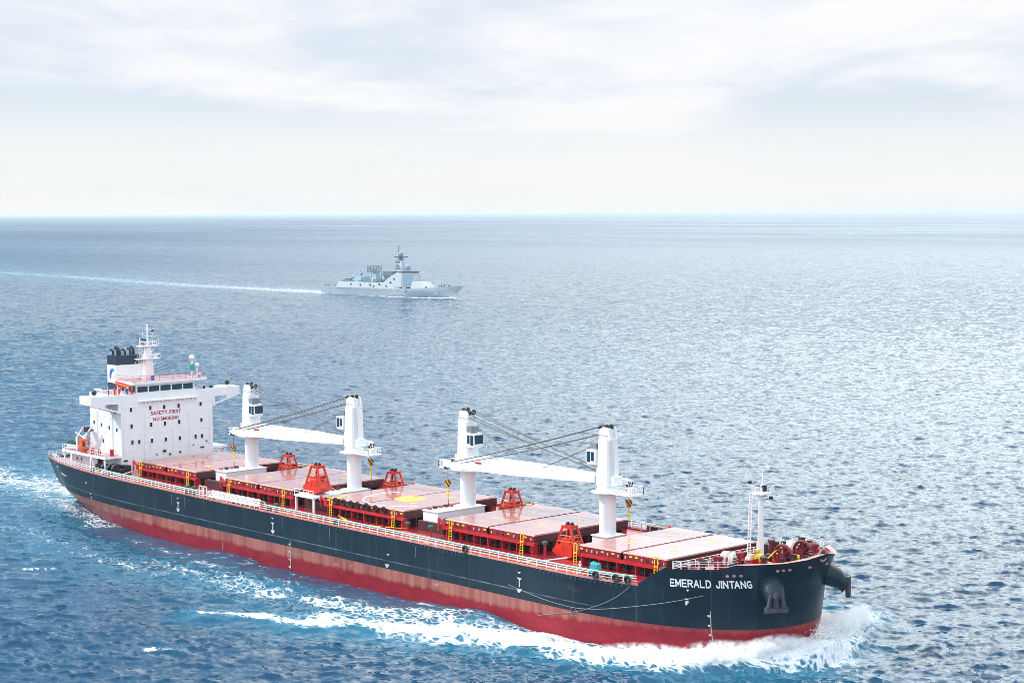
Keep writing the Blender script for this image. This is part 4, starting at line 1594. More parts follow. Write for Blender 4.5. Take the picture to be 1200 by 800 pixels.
# butted plating seams and drain pipes on the front and side walls
m = MB()
for z in (12.75, 15.85, 18.95):
    m.bx(XF + 0.002, XF + 0.03, -YH + 0.1, YH - 0.1, z - 0.03, z + 0.03).cut()
    m.bx(XA + 0.1, XF - 0.1, -YH - 0.03, -YH - 0.002, z - 0.03, z + 0.03).cut()
for y in (-9.7, -5.2, 4.6, 9.4):
    m.tube([(XF + 0.08, y, 9.0), (XF + 0.08, y, 19.6)], 0.05, 6).cut()
for x in (17.4, 23.1):
    m.tube([(x, -YH - 0.08, 12.1), (x, -YH - 0.08, 20.0)], 0.05, 6).cut()
m.build_each('drain_pipe', WHITE, house)
# small fittings on the front wall
m = MB()
for y, z, sy, sz in ((-9.4, 11.0, 0.8, 0.3), (-0.9, 12.1, 0.7, 0.4), (0.35, 11.4, 0.35, 0.35), (2.6, 11.6, 0.35, 0.35), (7.6, 12.1, 0.8, 0.25),
                     (-2.6, 11.6, 0.2, 0.2), (5.6, 12.7, 0.25, 0.2), (8.6, 13.2, 0.3, 0.25)):
    m.bx(XF + 0.003, XF + 0.18, y - sy / 2, y + sy / 2, z - sz / 2, z + sz / 2).cut()
m.build_each('wall_fitting', BLACK, house)

SAFE = paint('safety_red', (0.36, 0.008, 0.02), 0.5, 0.05, 2.0)


def wall_text(body, y0, y1, zb, size, x, mat_, name, parent, bold=0.016):
    vs, fs = text_mesh(body, size, bold)
    w0, w1 = min(v[0] for v in vs), max(v[0] for v in vs)
    mm = MB()
    mm.add([(x, y0 + (v[0] - w0) / (w1 - w0) * (y1 - y0), zb + v[1]) for v in vs], fs)
    return mm.build(name, mat_, parent)


wall_text('SAFETY FIRST', -3.75, 3.0, 19.20, 0.98, XF + 0.04, SAFE, 'wall_lettering', house)
wall_text('NO SMOKING', -3.20, 2.40, 18.05, 0.92, XF + 0.04, SAFE, 'wall_lettering', house)

# funnel
m = MB()
FX0, FX1, FY0, FY1 = 9.6, 13.0, -3.2, 2.6


def ring_prism(m, x0, x1, y0, y1, z0, z1, c, mi):
    m.prism([(x0 + c, y0), (x1 - c, y0), (x1, y0 + c), (x1, y1 - c), (x1 - c, y1), (x0 + c, y1), (x0, y1 - c), (x0, y0 + c)], z0, z1, mi)


ring_prism(m, FX0, FX1, FY0, FY1, 12.0, 24.4, 0.12, 2)
ring_prism(m, FX0 - 0.1, FX1 + 0.1, FY0 - 0.1, FY1 + 0.1, 24.403, 27.9, 0.15, 0)
ring_prism(m, FX0 - 0.1, FX1 + 0.1, FY0 - 0.1, FY1 + 0.1, 27.903, 29.75, 0.15, 1)
m.bx(FX1 + 0.01, FX1 + 2.2, -2.0, 2.9, 12.0, 24.0, 0)
m.bar((FX1 + 0.15, 0.9, 27.95), (FX1 + 0.15, 1.5, 29.6), 0.09, mi=3)
funnel = m.build('funnel', [WHITE, NAVY, paint('funnel_blue', (0.018, 0.05, 0.085), 0.4, 0.15, 1.0), GALV], SHIP)
for x, y, r_, h_ in ((10.4, -2.4, 0.24, 1.0), (11.6, -1.9, 0.42, 1.45), (10.6, -0.9, 0.22, 0.9), (11.5, -0.4, 0.22, 1.0),
                     (11.4, 0.9, 0.24, 1.15), (11.2, 1.7, 0.27, 1.35)):
    m = MB()
    z0 = 29.7
    m.tube([(x, y, z0), (x, y, z0 + h_ * 0.6), (x - 0.08, y - 0.04, z0 + h_ * 0.85), (x - 0.32, y - 0.16, z0 + h_), (x - 0.62, y - 0.3, z0 + h_ * 1.05)], r_, 10)
    m.build('exhaust_pipe', BLACK, funnel, smooth=True)
# swoosh emblem on the funnel's side: a curved blade, blue to cyan with a violet foot
m = MB()
n = 14
for i in range(n + 1):
    t = i / n
    a = R(200) - t * R(150)
    ro, ri = 1.22, 1.22 - 0.46 * math.sin(math.pi * min(1, t * 0.85 + 0.06)) - 0.02
    cx_, cz_ = 11.65, 25.75
    m.v.append((cx_ + ro * math.cos(a) * 0.95, FY0 - 0.14, cz_ + ro * math.sin(a) * 1.25))
    m.v.append((cx_ + ri * math.cos(a) * 0.75 + 0.12, FY0 - 0.14, cz_ + ri * math.sin(a) * 1.15 - 0.10))
for i in range(n):
    m.f.append((2 * i, 2 * i + 1, 2 * i + 3, 2 * i + 2))
    m.m.append(0 if i < 3 else (1 if i < 8 else 2))
m.build('funnel_emblem', [paint('emblem_violet', (0.25, 0.02, 0.30), 0.5, 0.05), paint('emblem_blue', (0.02, 0.10, 0.42), 0.5, 0.05),
                          paint('emblem_cyan', (0.04, 0.30, 0.52), 0.5, 0.05)], funnel)

# radar mast on the wheelhouse roof
m = MB()
MX, MY = 19.0, 0.2
m.box((MX, MY, 28.0), (1.5, 1.9, 4.6), taper=0.72)
m.box((MX, MY, 31.0), (1.0, 1.2, 1.6), taper=0.8)
m.bx(MX - 0.9, MX + 0.9, MY - 2.4, MY + 2.4, 29.3, 29.42)
m.bx(MX - 0.8, MX + 0.8, MY - 2.1, MY + 2.1, 31.75, 31.87)
m.bar((MX, MY, 31.8), (MX, MY, 36.1), 0.28, w2=0.10)
m.bar((MX, MY - 1.1, 33.7), (MX, MY + 1.1, 33.7), 0.10)
m.bar((MX, MY - 1.4, 34.9), (MX, MY + 1.2, 34.9), 0.08)
for y in (-1.1, 1.1, -0.5):
    m.bar((MX, MY + y, 33.7), (MX, MY + y, 34.7), 0.08)
    m.bar((MX, MY + y, 31.9), (MX, MY + y, 33.0), 0.08)
for s in (-1, 1):
    m.bar((MX, MY + s * 2.3, 29.4), (MX, MY + s * 1.0, 27.8), 0.12)
    m.bar((MX, MY + s * 2.0, 31.8), (MX, MY + s * 0.6, 30.4), 0.12)
    for k in range(4):
        m.bar((MX + 0.9, MY + s * (0.6 + k * 0.55), 29.4), (MX + 0.9, MY + s * (0.6 + k * 0.55), 30.4), 0.06)
        m.bar((MX + 0.8, MY + s * (0.5 + k * 0.5), 31.85), (MX + 0.8, MY + s * (0.5 + k * 0.5), 32.8), 0.06)
for s in (-0.3, 0.3):
    m.bar((MX - 0.9, MY - 1.3 + s, 25.8), (MX - 0.7, MY - 1.0 + s, 33.5), 0.06)
for k in range(20):
    z = 26 + k * 0.37
    m.bar((MX - 0.9 + 0.01 * k, MY - 1.6 + .015 * k, z), (MX - 0.9 + 0.01 * k, MY - 1.0 + .015 * k, z), 0.06)
mast = m.build('radar_mast', RAIL, SHIP)
for (y, z, rz_) in ((1.4, 29.75, 0.5), (-0.2, 32.3, -0.4)):
    m = MB()
    m.box((MX + 0.5, MY + y, z), (0.4, 0.4, 0.45))
    m.box((MX + 0.5, MY + y, z + 0.38), (0.22, 3.1, 0.24), rz=rz_)
    m.build('radar_scanner', RAIL, mast)
m = MB()
for y, z in ((-1.1, 33.1), (-0.5, 33.0), (1.1, 34.75), (-1.1, 32.3)):
    m.box((MX, MY + y, z), (0.3, 0.3, 0.42))
m.build('mast_lamp', BLACK, mast)

# monkey island: rail, satellite dome, antenna
m = MB()
for k in range(12):
    y = WY0 - 0.9 + k * (WY1 - WY0 + 3.2) / 11
    m.bar((WX1 + 0.3, y, 25.76), (WX1 + 0.3, y, 26.75), 0.07)
for z in (26.25, 26.75):
    m.bar((WX1 + 0.3, WY0 - 0.9, z), (WX1 + 0.3, WY1 + 2.3, z), 0.08)
    m.bar((WX0, WY0 - 0.9, z), (WX1 + 0.3, WY0 - 0.9, z), 0.08)
m.build('monkey_island_rail', PINK, SHIP)
m = MB()
m.bar((24.6, 6.6, 25.7), (24.6, 6.6, 29.0), 0.28)
m.ball((24.6, 6.6, 29.5), 0.55)
m.box((24.6, 6.6, 27.6), (0.6, 0.75, 1.1), mi=1)
m.cut()
m.bar((24.6, 7.8, 25.7), (24.6, 7.8, 27.7), 0.16)
m.ball((24.6, 7.8, 28.0), 0.42)
m.cut()
m.ball((24.0, 8.6, 26.1), 0.38)
m.cut()
m.box((25.2, -2.6, 26.2), (0.5, 0.5, 0.9), mi=2)
m.build_each('antenna_post', [RAIL, TEAL, BLUECLOTH], SHIP)
m = MB()
for s in (0, 0.5):
    m.tube([(MX + 0.3, MY + 0.5, 26.5 + s), (22.6, 4.6, 28.2 + s * 1.0), (24.5, 6.5, 29.2 + s * 0.2)], 0.045, 5)
m.build('aerial_wire', WIRE, SHIP)
# search lights on the wing ends, binnacle on the wing
for y in (-15.4, 14.0):
    m = MB()
    m.bar((25.6, y, 23.4), (25.6, y, 23.9), 0.22)
    m.ball((25.6, y, 24.25), 0.50, 1)
    m.build('search_lamp', [RAIL, BLACK], SHIP)
m = MB()
m.bar((25.4, 8.8, 23.4), (25.4, 8.8, 23.9), 0.3).cut()
m.box((25.4, 10.4, 23.65), (0.4, 0.5, 0.4))
m.build_each('deck_lamp', BLACK, SHIP)
# wing rails on the starboard wing (white hoops)
m = MB()
for x, y in ((25.6, -13.8), (25.6, -12.6), (25.6, -11.4), (22.8, -13.8), (22.8, -12.2)):
    m.bar((x, y, 23.4), (x, y, 24.6), 0.10)
m.bar((25.6, -13.8, 24.6), (25.6, -11.4, 24.6), 0.12)
m.bar((22.8, -13.8, 24.6), (22.8, -12.2, 24.6), 0.12)
m.bar((22.8, -13.8, 24.6), (25.6, -13.8, 24.6), 0.12)
m.build('wing_rail', RAIL, SHIP)

# ---- boat deck and poop
m = MB()
m.prism([(8.2, -12.6), (9.0, -13.2), (25.9, -13.6), (25.9, -YH - 0.01), (XA - 0.05, -YH - 0.01), (XA - 0.05, YH + 0.01), (25.9, YH + 0.01), (25.9, 13.6), (9.0, 13.2), (8.2, 12.6)], 11.55, 11.98, 0)
m.prism([(8.5, -12.3), (9.2, -12.9), (25.6, -13.3), (25.6, -YH - 0.02), (XA - 0.06, -YH - 0.02), (XA - 0.06, YH), (8.5, 12.3)], 11.983, 12.02, 1)
for x in (9.6, 12.5, 20.3, 25.4):
    for s in (-1, 1):
        m.bar((x, s * (12.9 if x < 20 else 13.3), 8.9), (x, s * (12.9 if x < 20 else 13.3), 11.55), 0.32, mi=0)
m.bar((20.6, -13.3, 11.5), (22.0, -13.6, 8.9), 0.22, mi=0)
m.bar((23.2, -10.4, 11.5), (26.0, -14.6, 8.9), 0.34, mi=0)
m.build('boat_deck', [WHITE, RED], SHIP)
m = MB()
m.bx(8.6, XA - 0.01, -11.2, 11.2, 8.85, 11.548)
m.bx(XA - 0.012, 19.6, -11.6, -YH - 0.013, 8.8, 11.547)
for k in range(4):
    m.bx(9.4 + k * 1.7, 9.8 + k * 1.7, -11.25, -11.203, 10.0, 10.5, 1)
m.bx(19.61, 19.66, -11.4, -10.5, 8.9, 10.9, 1)
m.build('poop_house', [WHITE, BLACK], SHIP)
m = MB()
for k in range(20):
    x = 9.0 + k * 0.86
    y = -np.interp(x, [9, 25.9], [13.05, 13.4])
    if x < 13.5:
        m.bar((x, y, 12.0), (x, y, 13.0), 0.07)
for z in (12.5, 13.0):
    m.bar((9.0, -13.05, z), (13.4, -13.15, z), 0.08)
m.cut()
for k in range(20):
    x = 9.0 + k * 0.86
    y = -np.interp(x, [9, 25.9], [13.05, 13.4])
    if x > 19.5:
        m.bar((x, y, 12.0), (x, y, 13.0), 0.07)
for z in (12.5, 13.0):
    m.bar((19.8, -13.25, z), (25.8, -13.4, z), 0.08)
m.cut()
m.build_each('boat_deck_rail', RAIL, SHIP)
# davit and provisions crane
m = MB()
m.bar((15.2, -11.6, 12.0), (15.2, -11.6, 15.2), 0.5)
m.bar((15.2, -11.6, 15.0), (17.4, -11.2, 17.0), 0.26)
m.bar((15.2, -11.6, 14.4), (13.2, -12.6, 15.6), 0.22)
m.cut()
m.bar((12.4, -11.8, 12.0), (12.4, -11.8, 14.6), 0.36)
m.bar((12.4, -11.8, 14.5), (15.0, -11.9, 16.6), 0.22)
m.build_each('boat_davit', WHITE, SHIP)
m = MB()
m.box((15.5, -11.2, 16.2), (1.2, 0.9, 0.9))
m.bar((15.5, -10.2, 16.0), (15.5, -11.2, 16.0), 0.3)
m.build('flood_lamp', BLACK, SHIP)
# mooring gear and vents below the boat deck: dark clutter
m = MB()
for x, y, sx, sy, sz, mi in ((21.0, -11.8, 1.6, 1.2, 1.3, 0), (23.0, -12.6, 1.2, 0.9, 1.7, 0), (25.2, -12.0, 1.7, 1.4, 1.5, 0), (27.2, -12.3, 1.6, 1.5, 1.9, 0),
                             (28.9, -12.0, 1.1, 1.3, 1.2, 0), (21.8, -13.8, 0.8, 0.6, 0.9, 1), (27.6, -10.2, 1.8, 1.2, 1.6, 0), (23.8, -14.0, 0.9, 0.7, 0.6, 2)):
    m.box((x, y, 8.8 + sz / 2), (sx, sy, sz), rz=0.2 * (x % 3), mi=mi).cut()
for x, y in ((26.8, -12.9), (28.3, -12.8), (25.0, -13.0)):
    m.disc((x, y, 9.9), 0.85, 16, 'x', 0.5, 0).cut()
m.build_each('mooring_gear', [BLACK, GREEN_D, YELLOW], SHIP)


# ---- railings
def rail_run(m, pts, h=1.05, step=1.45, rails=(0.38, 0.72, 1.05), t=0.07):
    acc = 0.0
    for a, b_ in zip(pts[:-1], pts[1:]):
        a, b_ = Vector(a), Vector(b_)
        for r_ in rails:
            m.bar(a + Vector((0, 0, r_)), b_ + Vector((0, 0, r_)), t)
        L = (b_ - a).length
        n = max(1, round(L / step))
        for k in range(n):
            p = a.lerp(b_, k / n)
            m.bar(p, p + Vector((0, 0, h)), t * 1.35)


for side in (-1, 1):
    m = MB()
    pts = []
    for x in list(np.linspace(3, 63.0, 26)) if side < 0 else list(np.linspace(3, 163.2, 60)):
        z = float(ztop(x)) + 0.15
        pts.append((x, side * (float(hb(x, z)) - 0.12), z))
    rail_run(m, pts)
    if side < 0:
        pts = []
        for x in np.linspace(79.5, 163.2, 44):
            z = float(ztop(x)) + 0.15
            pts.append((x, side * (float(hb(x, z)) - 0.12), z))
        rail_run(m, pts)
        pts = [(x, -(float(hb(x, 8.8)) - 0.12), float(ztop(x)) + 0.15) for x in (63, 70, 79.5)]
        rail_run(m, pts, h=0.5, rails=(0.5,))
    m.build('deck_railing', RAIL, SHIP)
m = MB()
for side in (-1, 1):
    pts = []
    for x in np.linspace(168.2, 175.8, 8):
        z = float(ztop(x))
        pts.append((x, side * (float(hb(x, z)) - 0.15), z))
    rail_run(m, pts, t=0.05)
    m.cut()
m.build_each('forecastle_railing', RAIL, SHIP)
m = MB()
rail_run(m, [(168.3, y, 11.15) for y in (-13.2, -6, 0, 6, 13.2)])
m.build('break_railing', RAIL, SHIP)
m = MB()
pts = [(x, -(float(hb(x, 9.2)) - 0.10), float(ztop(x)) + 0.1) for x in np.linspace(0.1, 3, 3)]
ys = np.linspace(-float(hb(0.1, 9.3)) + 0.1, float(hb(0.1, 9.3)) - 0.1, 8)
rail_run(m, [(0.15, y, 9.45) for y in ys] + [])
m.build('stern_railing', RAIL, SHIP)

# green main running inside the starboard rail
m = MB()
pts = [(x, -(float(hb(x, 8.8)) - (0.50 if not 62 < x < 80 else 2.2)), float(np.interp(x, [0, 30, 70], [9.05, 8.85, ZD])) + 1.12) for x in np.linspace(28, 162.5, 60)]
m.tube(pts, 0.11, 6)
for p in pts[::2]:
    m.bar((p[0], p[1], p[2] - 1.1), p, 0.08)
m.build('fire_main', GREEN, SHIP)
# razor wire along the deck edge, in loose coils
m = MB()
for x0, x1 in ((63, 66), (119, 131), (146, 163), (96, 104)):
    pts = []
    n = int((x1 - x0) * 14)
    for k in range(n):
        x = x0 + (x1 - x0) * k / n
        a = 2 * math.pi * k / 12.0
        z0 = float(ztop(x))
        rr_ = 0.40 + 0.10 * math.sin(x * 2.1)
        pts.append((x + 0.18 * math.sin(a), -(float(hb(x, 8.6)) + 0.10 + 0.30 * math.cos(a)), z0 - 0.05 + rr_ * math.sin(a)))
    m.tube(pts, 0.018, 4).cut()
m.build_each('razor_wire', GREY, SHIP)

# lattice gangway stowed along the rail
m = MB()
gx0, gx1, gy = 64.3, 78.6, -15.55
for dy in (-0.45, 0.45):
    for z in (9.35, 10.25):
        m.bar((gx0, gy + dy, z), (gx1, gy + dy, z), 0.14)
    n = 22
    for k in range(n):
        xa_, xb_ = gx0 + (gx1 - gx0) * k / n, gx0 + (gx1 - gx0) * (k + 1) / n
        z0, z1 = (9.35, 10.25) if k % 2 else (10.25, 9.35)
        m.bar((xa_, gy + dy, z0), (xb_, gy + dy, z1), 0.10)
        m.bar((xa_, gy + dy, 9.35), (xa_, gy + dy, 10.25), 0.10)
m.bx(gx0, gx1, gy - 0.4, gy + 0.4, 9.28, 9.36)
for x in (gx0 + 1, gx1 - 1, (gx0 + gx1) / 2):
    m.bar((x, gy, ZD), (x, gy, 9.3), 0.25, mi=1)
m.build('gangway', [RAIL, RED], SHIP)
m = MB()
for x in (61.0, 62.4):
    for dz_ in (0,):
        m.bar((x, -15.6, 8.8), (x, -15.6, 10.8), 0.12)
        m.bar((x + 0.9, -15.6, 8.8), (x + 0.9, -15.6, 10.8), 0.12)
        m.bar((x, -15.6, 10.8), (x + 0.9, -15.6, 10.8), 0.12)
    m.cut()
m.build_each('boarding_hoop', RAIL, SHIP)

# bollards, fairleads, vents, valve posts along the deck
m = MB()
for x in (57.0, 59.0, 81.6, 99.6, 155.5, 158.5, 160.6):
    y = -(float(hb(x, 8.8)) - 0.7)
    for dx_ in (-0.45, 0.45):
        m.lathe((x + dx_, y, 0), [(0.24, ZD), (0.24, ZD + 0.75), (0.32, ZD + 0.75), (0.32, ZD + 0.95)], 10)
    m.box((x, y, ZD + 0.22), (1.6, 0.6, 0.12), mi=1).cut()
m.build_each('bollard', [BLACK, YELLOW], SHIP)
m = MB()
for x, y, h_ in ((57.8, -14.6, 1.6), (82.3, -14.6, 1.5), (117.6, -11.3, 1.9), (140.9, -9.9, 2.4), (111.0, -10.4, 1.5), (53.8, -13.4, 1.2)):
    m.lathe((x, y, 0), [(0.16, ZD), (0.16, ZD + h_ - 0.45)], 8, 0)
    m.lathe((x, y, 0), [(0.20, ZD + h_ - 0.45), (0.42, ZD + h_ - 0.42), (0.45, ZD + h_ - 0.1), (0.30, ZD + h_)], 12, 1).cut()
m.build_each('vent_post', [RED_TRIM, GREEN_D], SHIP)
m = MB()
for xa_, xb_, y in ((52, 60, -11.6), (82, 89, -12.2), (111, 118, -11.8), (139.5, 147, -12.4)):
    m.tube([(xa_, y, ZD + 0.3), (xb_, y - 0.5, ZD + 0.3)], 0.10, 6, 0).cut()
    m.tube([(xa_, y + 0.5, ZD + 0.25), (xb_, y + 0.2, ZD + 0.25)], 0.07, 6, 0).cut()
m.tube([(141.0, -14.9, ZD + 0.2), (143.5, -12.4, ZD + 0.35), (146.2, -10.6, ZD + 0.9)], 0.12, 6, 1).cut()
m.tube([(29.5, -14.6, ZD + 0.3), (30.6, -13.3, ZD + 0.5), (32.0, -11.4, ZD + 1.2)], 0.12, 6, 1)
m.build_each('deck_pipe', [RED_TRIM, GALV], SHIP)
# between-hatch clutter to port of the cranes
m = MB()
for x in CR:
    for k in range(7):
        m.bar((x - 2 + k * 0.9, 9.2 + 0.4 * (k % 2), ZD), (x - 2 + k * 0.9, 9.2 + 0.4 * (k % 2), ZD + 2.8), 0.12, mi=1)
    m.bx(x - 2.6, x + 3.6, 9.0, 9.1, ZD + 1.0, ZD + 1.1, 1)
    m.bx(x - 2.6, x + 3.6, 9.0, 9.1, ZD + 2.7, ZD + 2.8, 1)
    m.bx(x - 1.0, x + 2.2, 9.3, 11.5, ZD, ZD + 2.5, 0)
    m.box((x + 3.0, 10.4, ZD + 1.25), (0.8, 1.2, 2.5), mi=2)
    m.cut()
m.build_each('port_locker', [RED_DARK, GALV, YELLOW], SHIP)
m = MB()
for x in CR[:3]:
    m.bx(x - 2.0, x + 4.0, -8.9 if x != CR[2] else -8.6, -7.9 if x != CR[2] else -8.0, ZD, ZD + 1.6).cut()
m.build_each('valve_locker', RED_DARK, SHIP)

# ---- forecastle: foremast, winches, drums, vents
FZ = 11.28
m = MB()
m.lathe((171.9, 0, 0), [(0.50, FZ - 0.4), (0.46, FZ + 0.6), (0.29, 19.8), (0.29, 20.2)], 16)
m.bx(171.0, 172.9, -0.9, 0.9, 20.2, 20.34)
for y in (-0.85, 0.85):
    for k in range(4):
        m.bar((171.1 + k * 0.57, y, 20.3), (171.1 + k * 0.57, y, 21.2), 0.06)
    m.bar((171.0, y, 21.2), (172.85, y, 21.2), 0.06)
m.bar((172.2, 0, 20.3), (172.2, 0, 23.0), 0.22, w2=0.1)
m.bar((172.2, -0.9, 22.0), (172.2, 0.9, 22.0), 0.08)
fm = m.build('foremast', RAIL, SHIP, smooth=False)
m = MB()
for s in (-0.28, 0.28):
    m.bar((170.6, -0.9 + s, FZ), (170.9, -0.75 + s, 20.4), 0.10)
for k in range(24):
    z = FZ + 0.3 + k * 0.35
    m.bar((170.62 + k * 0.012, -1.2, z), (170.62 + k * 0.012, -0.6, z), 0.08)
m.build('mast_ladder', RAIL, fm)
m = MB()
m.box((172.4, 0.1, 21.0), (0.45, 0.5, 0.8))
m.box((171.6, -1.9, 21.9), (0.35, 0.3, 0.4))
m.bar((171.6, -1.9, 21.8), (172.2, 0, 22.0), 0.06)
m.box((172.9, 0.9, 19.7), (0.4, 0.35, 0.4))
m.bar((172.9, 0.9, 19.6), (172.1, 0.1, 19.4), 0.08)
m.build('mast_lamp', BLACK, fm)


def winch(x, y, rz, big=True):
    m = MB()
    m.box((0, 0, 0.15), (3.4, 2.2, 0.3), mi=0)
    for s in (-1.4, -0.2, 1.2):
        m.box((s, 0, 0.8), (0.25, 1.1, 1.3), mi=0)
    m.box((1.6, 0.3, 0.8), (0.6, 1.0, 1.0), mi=1)
    o = m.build('mooring_winch', [RED_TRIM, BLACK, GREEN_D], SHIP)
    o.location = (x, y, FZ - 0.05)
    o.rotation_euler = (0, 0, rz)
    return o


def winch_drum(parent, x, r_, w_, mat_, z=1.0):
    m = MB()
    m.disc((x, 0, z), r_ * 0.80, 18, 'x', w_, 0)
    m.disc((x - w_ / 2, 0, z), r_, 20, 'x', 0.08, 1)
    m.disc((x + w_ / 2, 0, z), r_, 20, 'x', 0.08, 1)
    return m.build('rope_drum', [mat_, RAIL if mat_ is ROPE else RED_TRIM], parent, smooth=True)


w1 = winch(172.4, -6.6, 0.1)
winch_drum(w1, -0.8, 1.05, 0.5, ROPE, 1.15)
winch_drum(w1, 0.5, 1.05, 0.5, ROPE, 1.15)
w2 = winch(175.6, -5.4, 0.0)
winch_drum(w2, -0.8, 1.0, 0.5, ROPE, 1.1)
w3 = winch(174.5, 4.5, 0.0)
winch_drum(w3, -0.8, 1.2, 0.8, ROPE, 1.2)
# windlass: two large chain wheels in red
for y in (-2.6, 1.4):
    m = MB()
    m.box((177.6, y, FZ + 0.3), (3.0, 1.8, 0.5), mi=0)
    m.box((176.9, y + 0.9, FZ + 1.0), (1.2, 0.9, 1.4), mi=2)
    wl_ = m.build('windlass', [RED_DARK, BLACK, RED_TRIM], SHIP)
    m = MB()
    c_ = Vector((177.8, y, FZ + 1.75))
    m.torus(c_, 1.45, 0.20, 'y', 28)
    m.disc(c_, 0.45, 14, 'y', 0.9)
    for k in range(8):
        a = math.pi * k / 4
        m.bar(c_ + Vector((0.4 * math.cos(a), 0, 0.4 * math.sin(a))), c_ + Vector((1.4 * math.cos(a), 0, 1.4 * math.sin(a))), 0.16)
    m.disc(c_ + Vector((0, 0.35, 0)), 1.15, 20, 'y', 0.1)
    m.build('chain_wheel', paint('wheel_red', (0.15, 0.007, 0.014), 0.45, 0.25, 1.0), wl_)
m = MB()
rr = random.Random(5)
for k in range(90):
    x = 169.4 + rr.random() * 11.8
    lim = max(float(hb(x, 11.8)) - 1.5, 0.6)
    y = (rr.random() * 2 - 1) * lim
    z = float(np.interp(x, [168, 177, 183], [11.1, 11.45, 11.7]))
    s = 0.25 + rr.random() * 0.55
    hgt = 0.7 + rr.random() * 1.3
    mi = rr.choice([0, 0, 0, 0, 1, 2, 3, 4, 4, 4])
    if rr.random() < 0.45:
        m.lathe((x, y, z), [(s * 0.5, 0), (s * 0.5, hgt * 0.8), (s * 0.62, hgt * 0.8), (s * 0.62, hgt)], 10, mi)
    else:
        m.box((x, y, z + hgt / 2), (s, s * 1.4, hgt), rz=rr.random() * 3, mi=mi)
    m.cut()
m.build_each('forecastle_fitting', [BLACK, RED_TRIM, YELLOW, GREEN_D, RED_DARK], SHIP)
m = MB()
for x, y, h_, r_ in ((172.6, -8.9, 1.8, 0.26), (174.6, -7.6, 2.4, 0.28), (180.0, 1.2, 3.2, 0.34), (179.4, 2.6, 2.2, 0.30), (170.2, -10.0, 1.4, 0.26), (171.0, -8.0, 1.5, 0.24)):
    m.lathe((x, y, FZ), [(r_, 0), (r_, h_ - 0.4), (r_ * 1.5, h_ - 0.35), (r_ * 1.5, h_), (r_ * 0.8, h_ + 0.12)], 12, int(x * 10) % 2).cut()
m.build_each('mushroom_vent', [RED_SKIRT, GREEN_D], SHIP)
m = MB()
m.bar((178.4, -3.6, FZ + 0.2), (177.0, -1.8, FZ + 3.3), 0.13).cut()
m.bar((180.3, -2.8, FZ + 0.3), (177.3, -1.3, FZ + 3.4), 0.20)
m.build_each('stowed_davit', RAIL, SHIP)
m = MB()
m.bar((175.4, -4.6, FZ + 0.3), (177.2, -1.9, FZ + 3.2), 0.13)
m.build('yellow_boom', YELLOW, SHIP)
# hatch-end fittings at the break of the forecastle
m = MB()
for y, mi in ((-12.2, 0), (-10.9, 0), (-9.3, 1), (-7.5, 0), (-5.2, 2), (-2.8, 0), (-0.6, 1), (2.0, 0), (4.6, 2)):
    m.box((167.0, y, 9.9), (1.1, 0.9, 2.2), mi=mi).cut()
for y in (-11.6, -8.4, -4.0):
    m.disc((165.3, y, 10.2), 0.9, 16, 'x', 0.6, 0).cut()
m.build_each('break_fitting', [BLACK, RED_TRIM, GREEN_D], SHIP)


# ------------------------------------------------------------------ things standing on the ship
def make_grab():
    root = empty('grab_bucket')
    m = MB()
    # two clam shells, closed, with a flared skirt
    for s in (-1, 1):
        m.prism([(s * 0.03, 0.0), (s * 1.35, 0.35), (s * 2.35, 1.05), (s * 2.25, 1.35), (s * 0.95, 2.25), (s * 0.03, 2.3)], -1.45, 1.45, axis='y')
    m.build('clam_shell', ORANGE, root)
    m = MB()
    for s in (-1, 1):
        m.bx(-0.9, 0.9, s * 1.0 - 0.12, s * 1.0 + 0.12, 2.3, 3.1)
    m.box((0, 0, 2.75), (1.3, 1.8, 0.5))
    m.build('lower_block', ORANGE, root)
    for sx in (-1, 1):
        for sy in (-1, 1):
            m = MB()
            m.bar((sx * 2.05, sy * 1.15, 1.15), (sx * 0.78, sy * 0.75, 4.75), 0.34, 0.30)
            m.build('arm', ORANGE, root)
    m = MB()
    m.box((0, 0, 4.75), (1.95, 1.75, 0.45))
    for s in (-0.42, 0.42):
        m.disc((s, 0, 5.05), 0.38, 14, 'x', 0.28, 1)
    m.build('head', [ORANGE, BLACK], root)
    m = MB()
    for z, w_ in ((1.75, 1.95), (2.65, 1.62), (3.5, 1.32)):
        m.bar((-w_ + 0.12, -1.22 + (z - 1.2) * 0.11, z), (w_ - 0.12, -1.22 + (z - 1.2) * 0.11, z), 0.13)
        m.bar((w_ - 0.1, -1.1, z), (w_ - 0.1, 1.1, z), 0.11)
    m.build('rung', paint('rung_orange', (0.75, 0.22, 0.06), 0.5, 0.1), root)
    m = MB()
    for s in (-0.25, 0.25):
        m.bar((s, 0, 2.9), (s, 0, 4.6), 0.14)
    m.build('closing_rope', BLACK, root)
    return root


grab = make_grab()
GR = [((56.6, 6.4, 8.95), 0.15, 'orange grab bucket behind the crane that stands beside the white accommodation block'),
      ((84.9, -8.1, 11.27), 0.1, 'orange grab bucket standing on the raised white railed platform'),
      ((87.2, 6.2, 9.1), 0.2, 'orange grab bucket behind the hatch with the yellow circle'),
      ((116.9, 6.0, 9.2), 0.05, 'orange grab bucket behind the second hatch, beside the third crane from the stern'),
      ((143.3, -7.3, ZD), 0.1, 'orange grab bucket standing low on the red deck behind the hatch closest to the bow')]
for i, (loc, rz, lb) in enumerate(GR):
    g = grab if i == 0 else copy_tree(grab)
    g.location = loc
    g.rotation_euler = (0, 0, rz)
    g.scale = (0.92, 0.92, 0.95)
    tag(g, lb, 'grab', 'orange grab buckets along the deck')
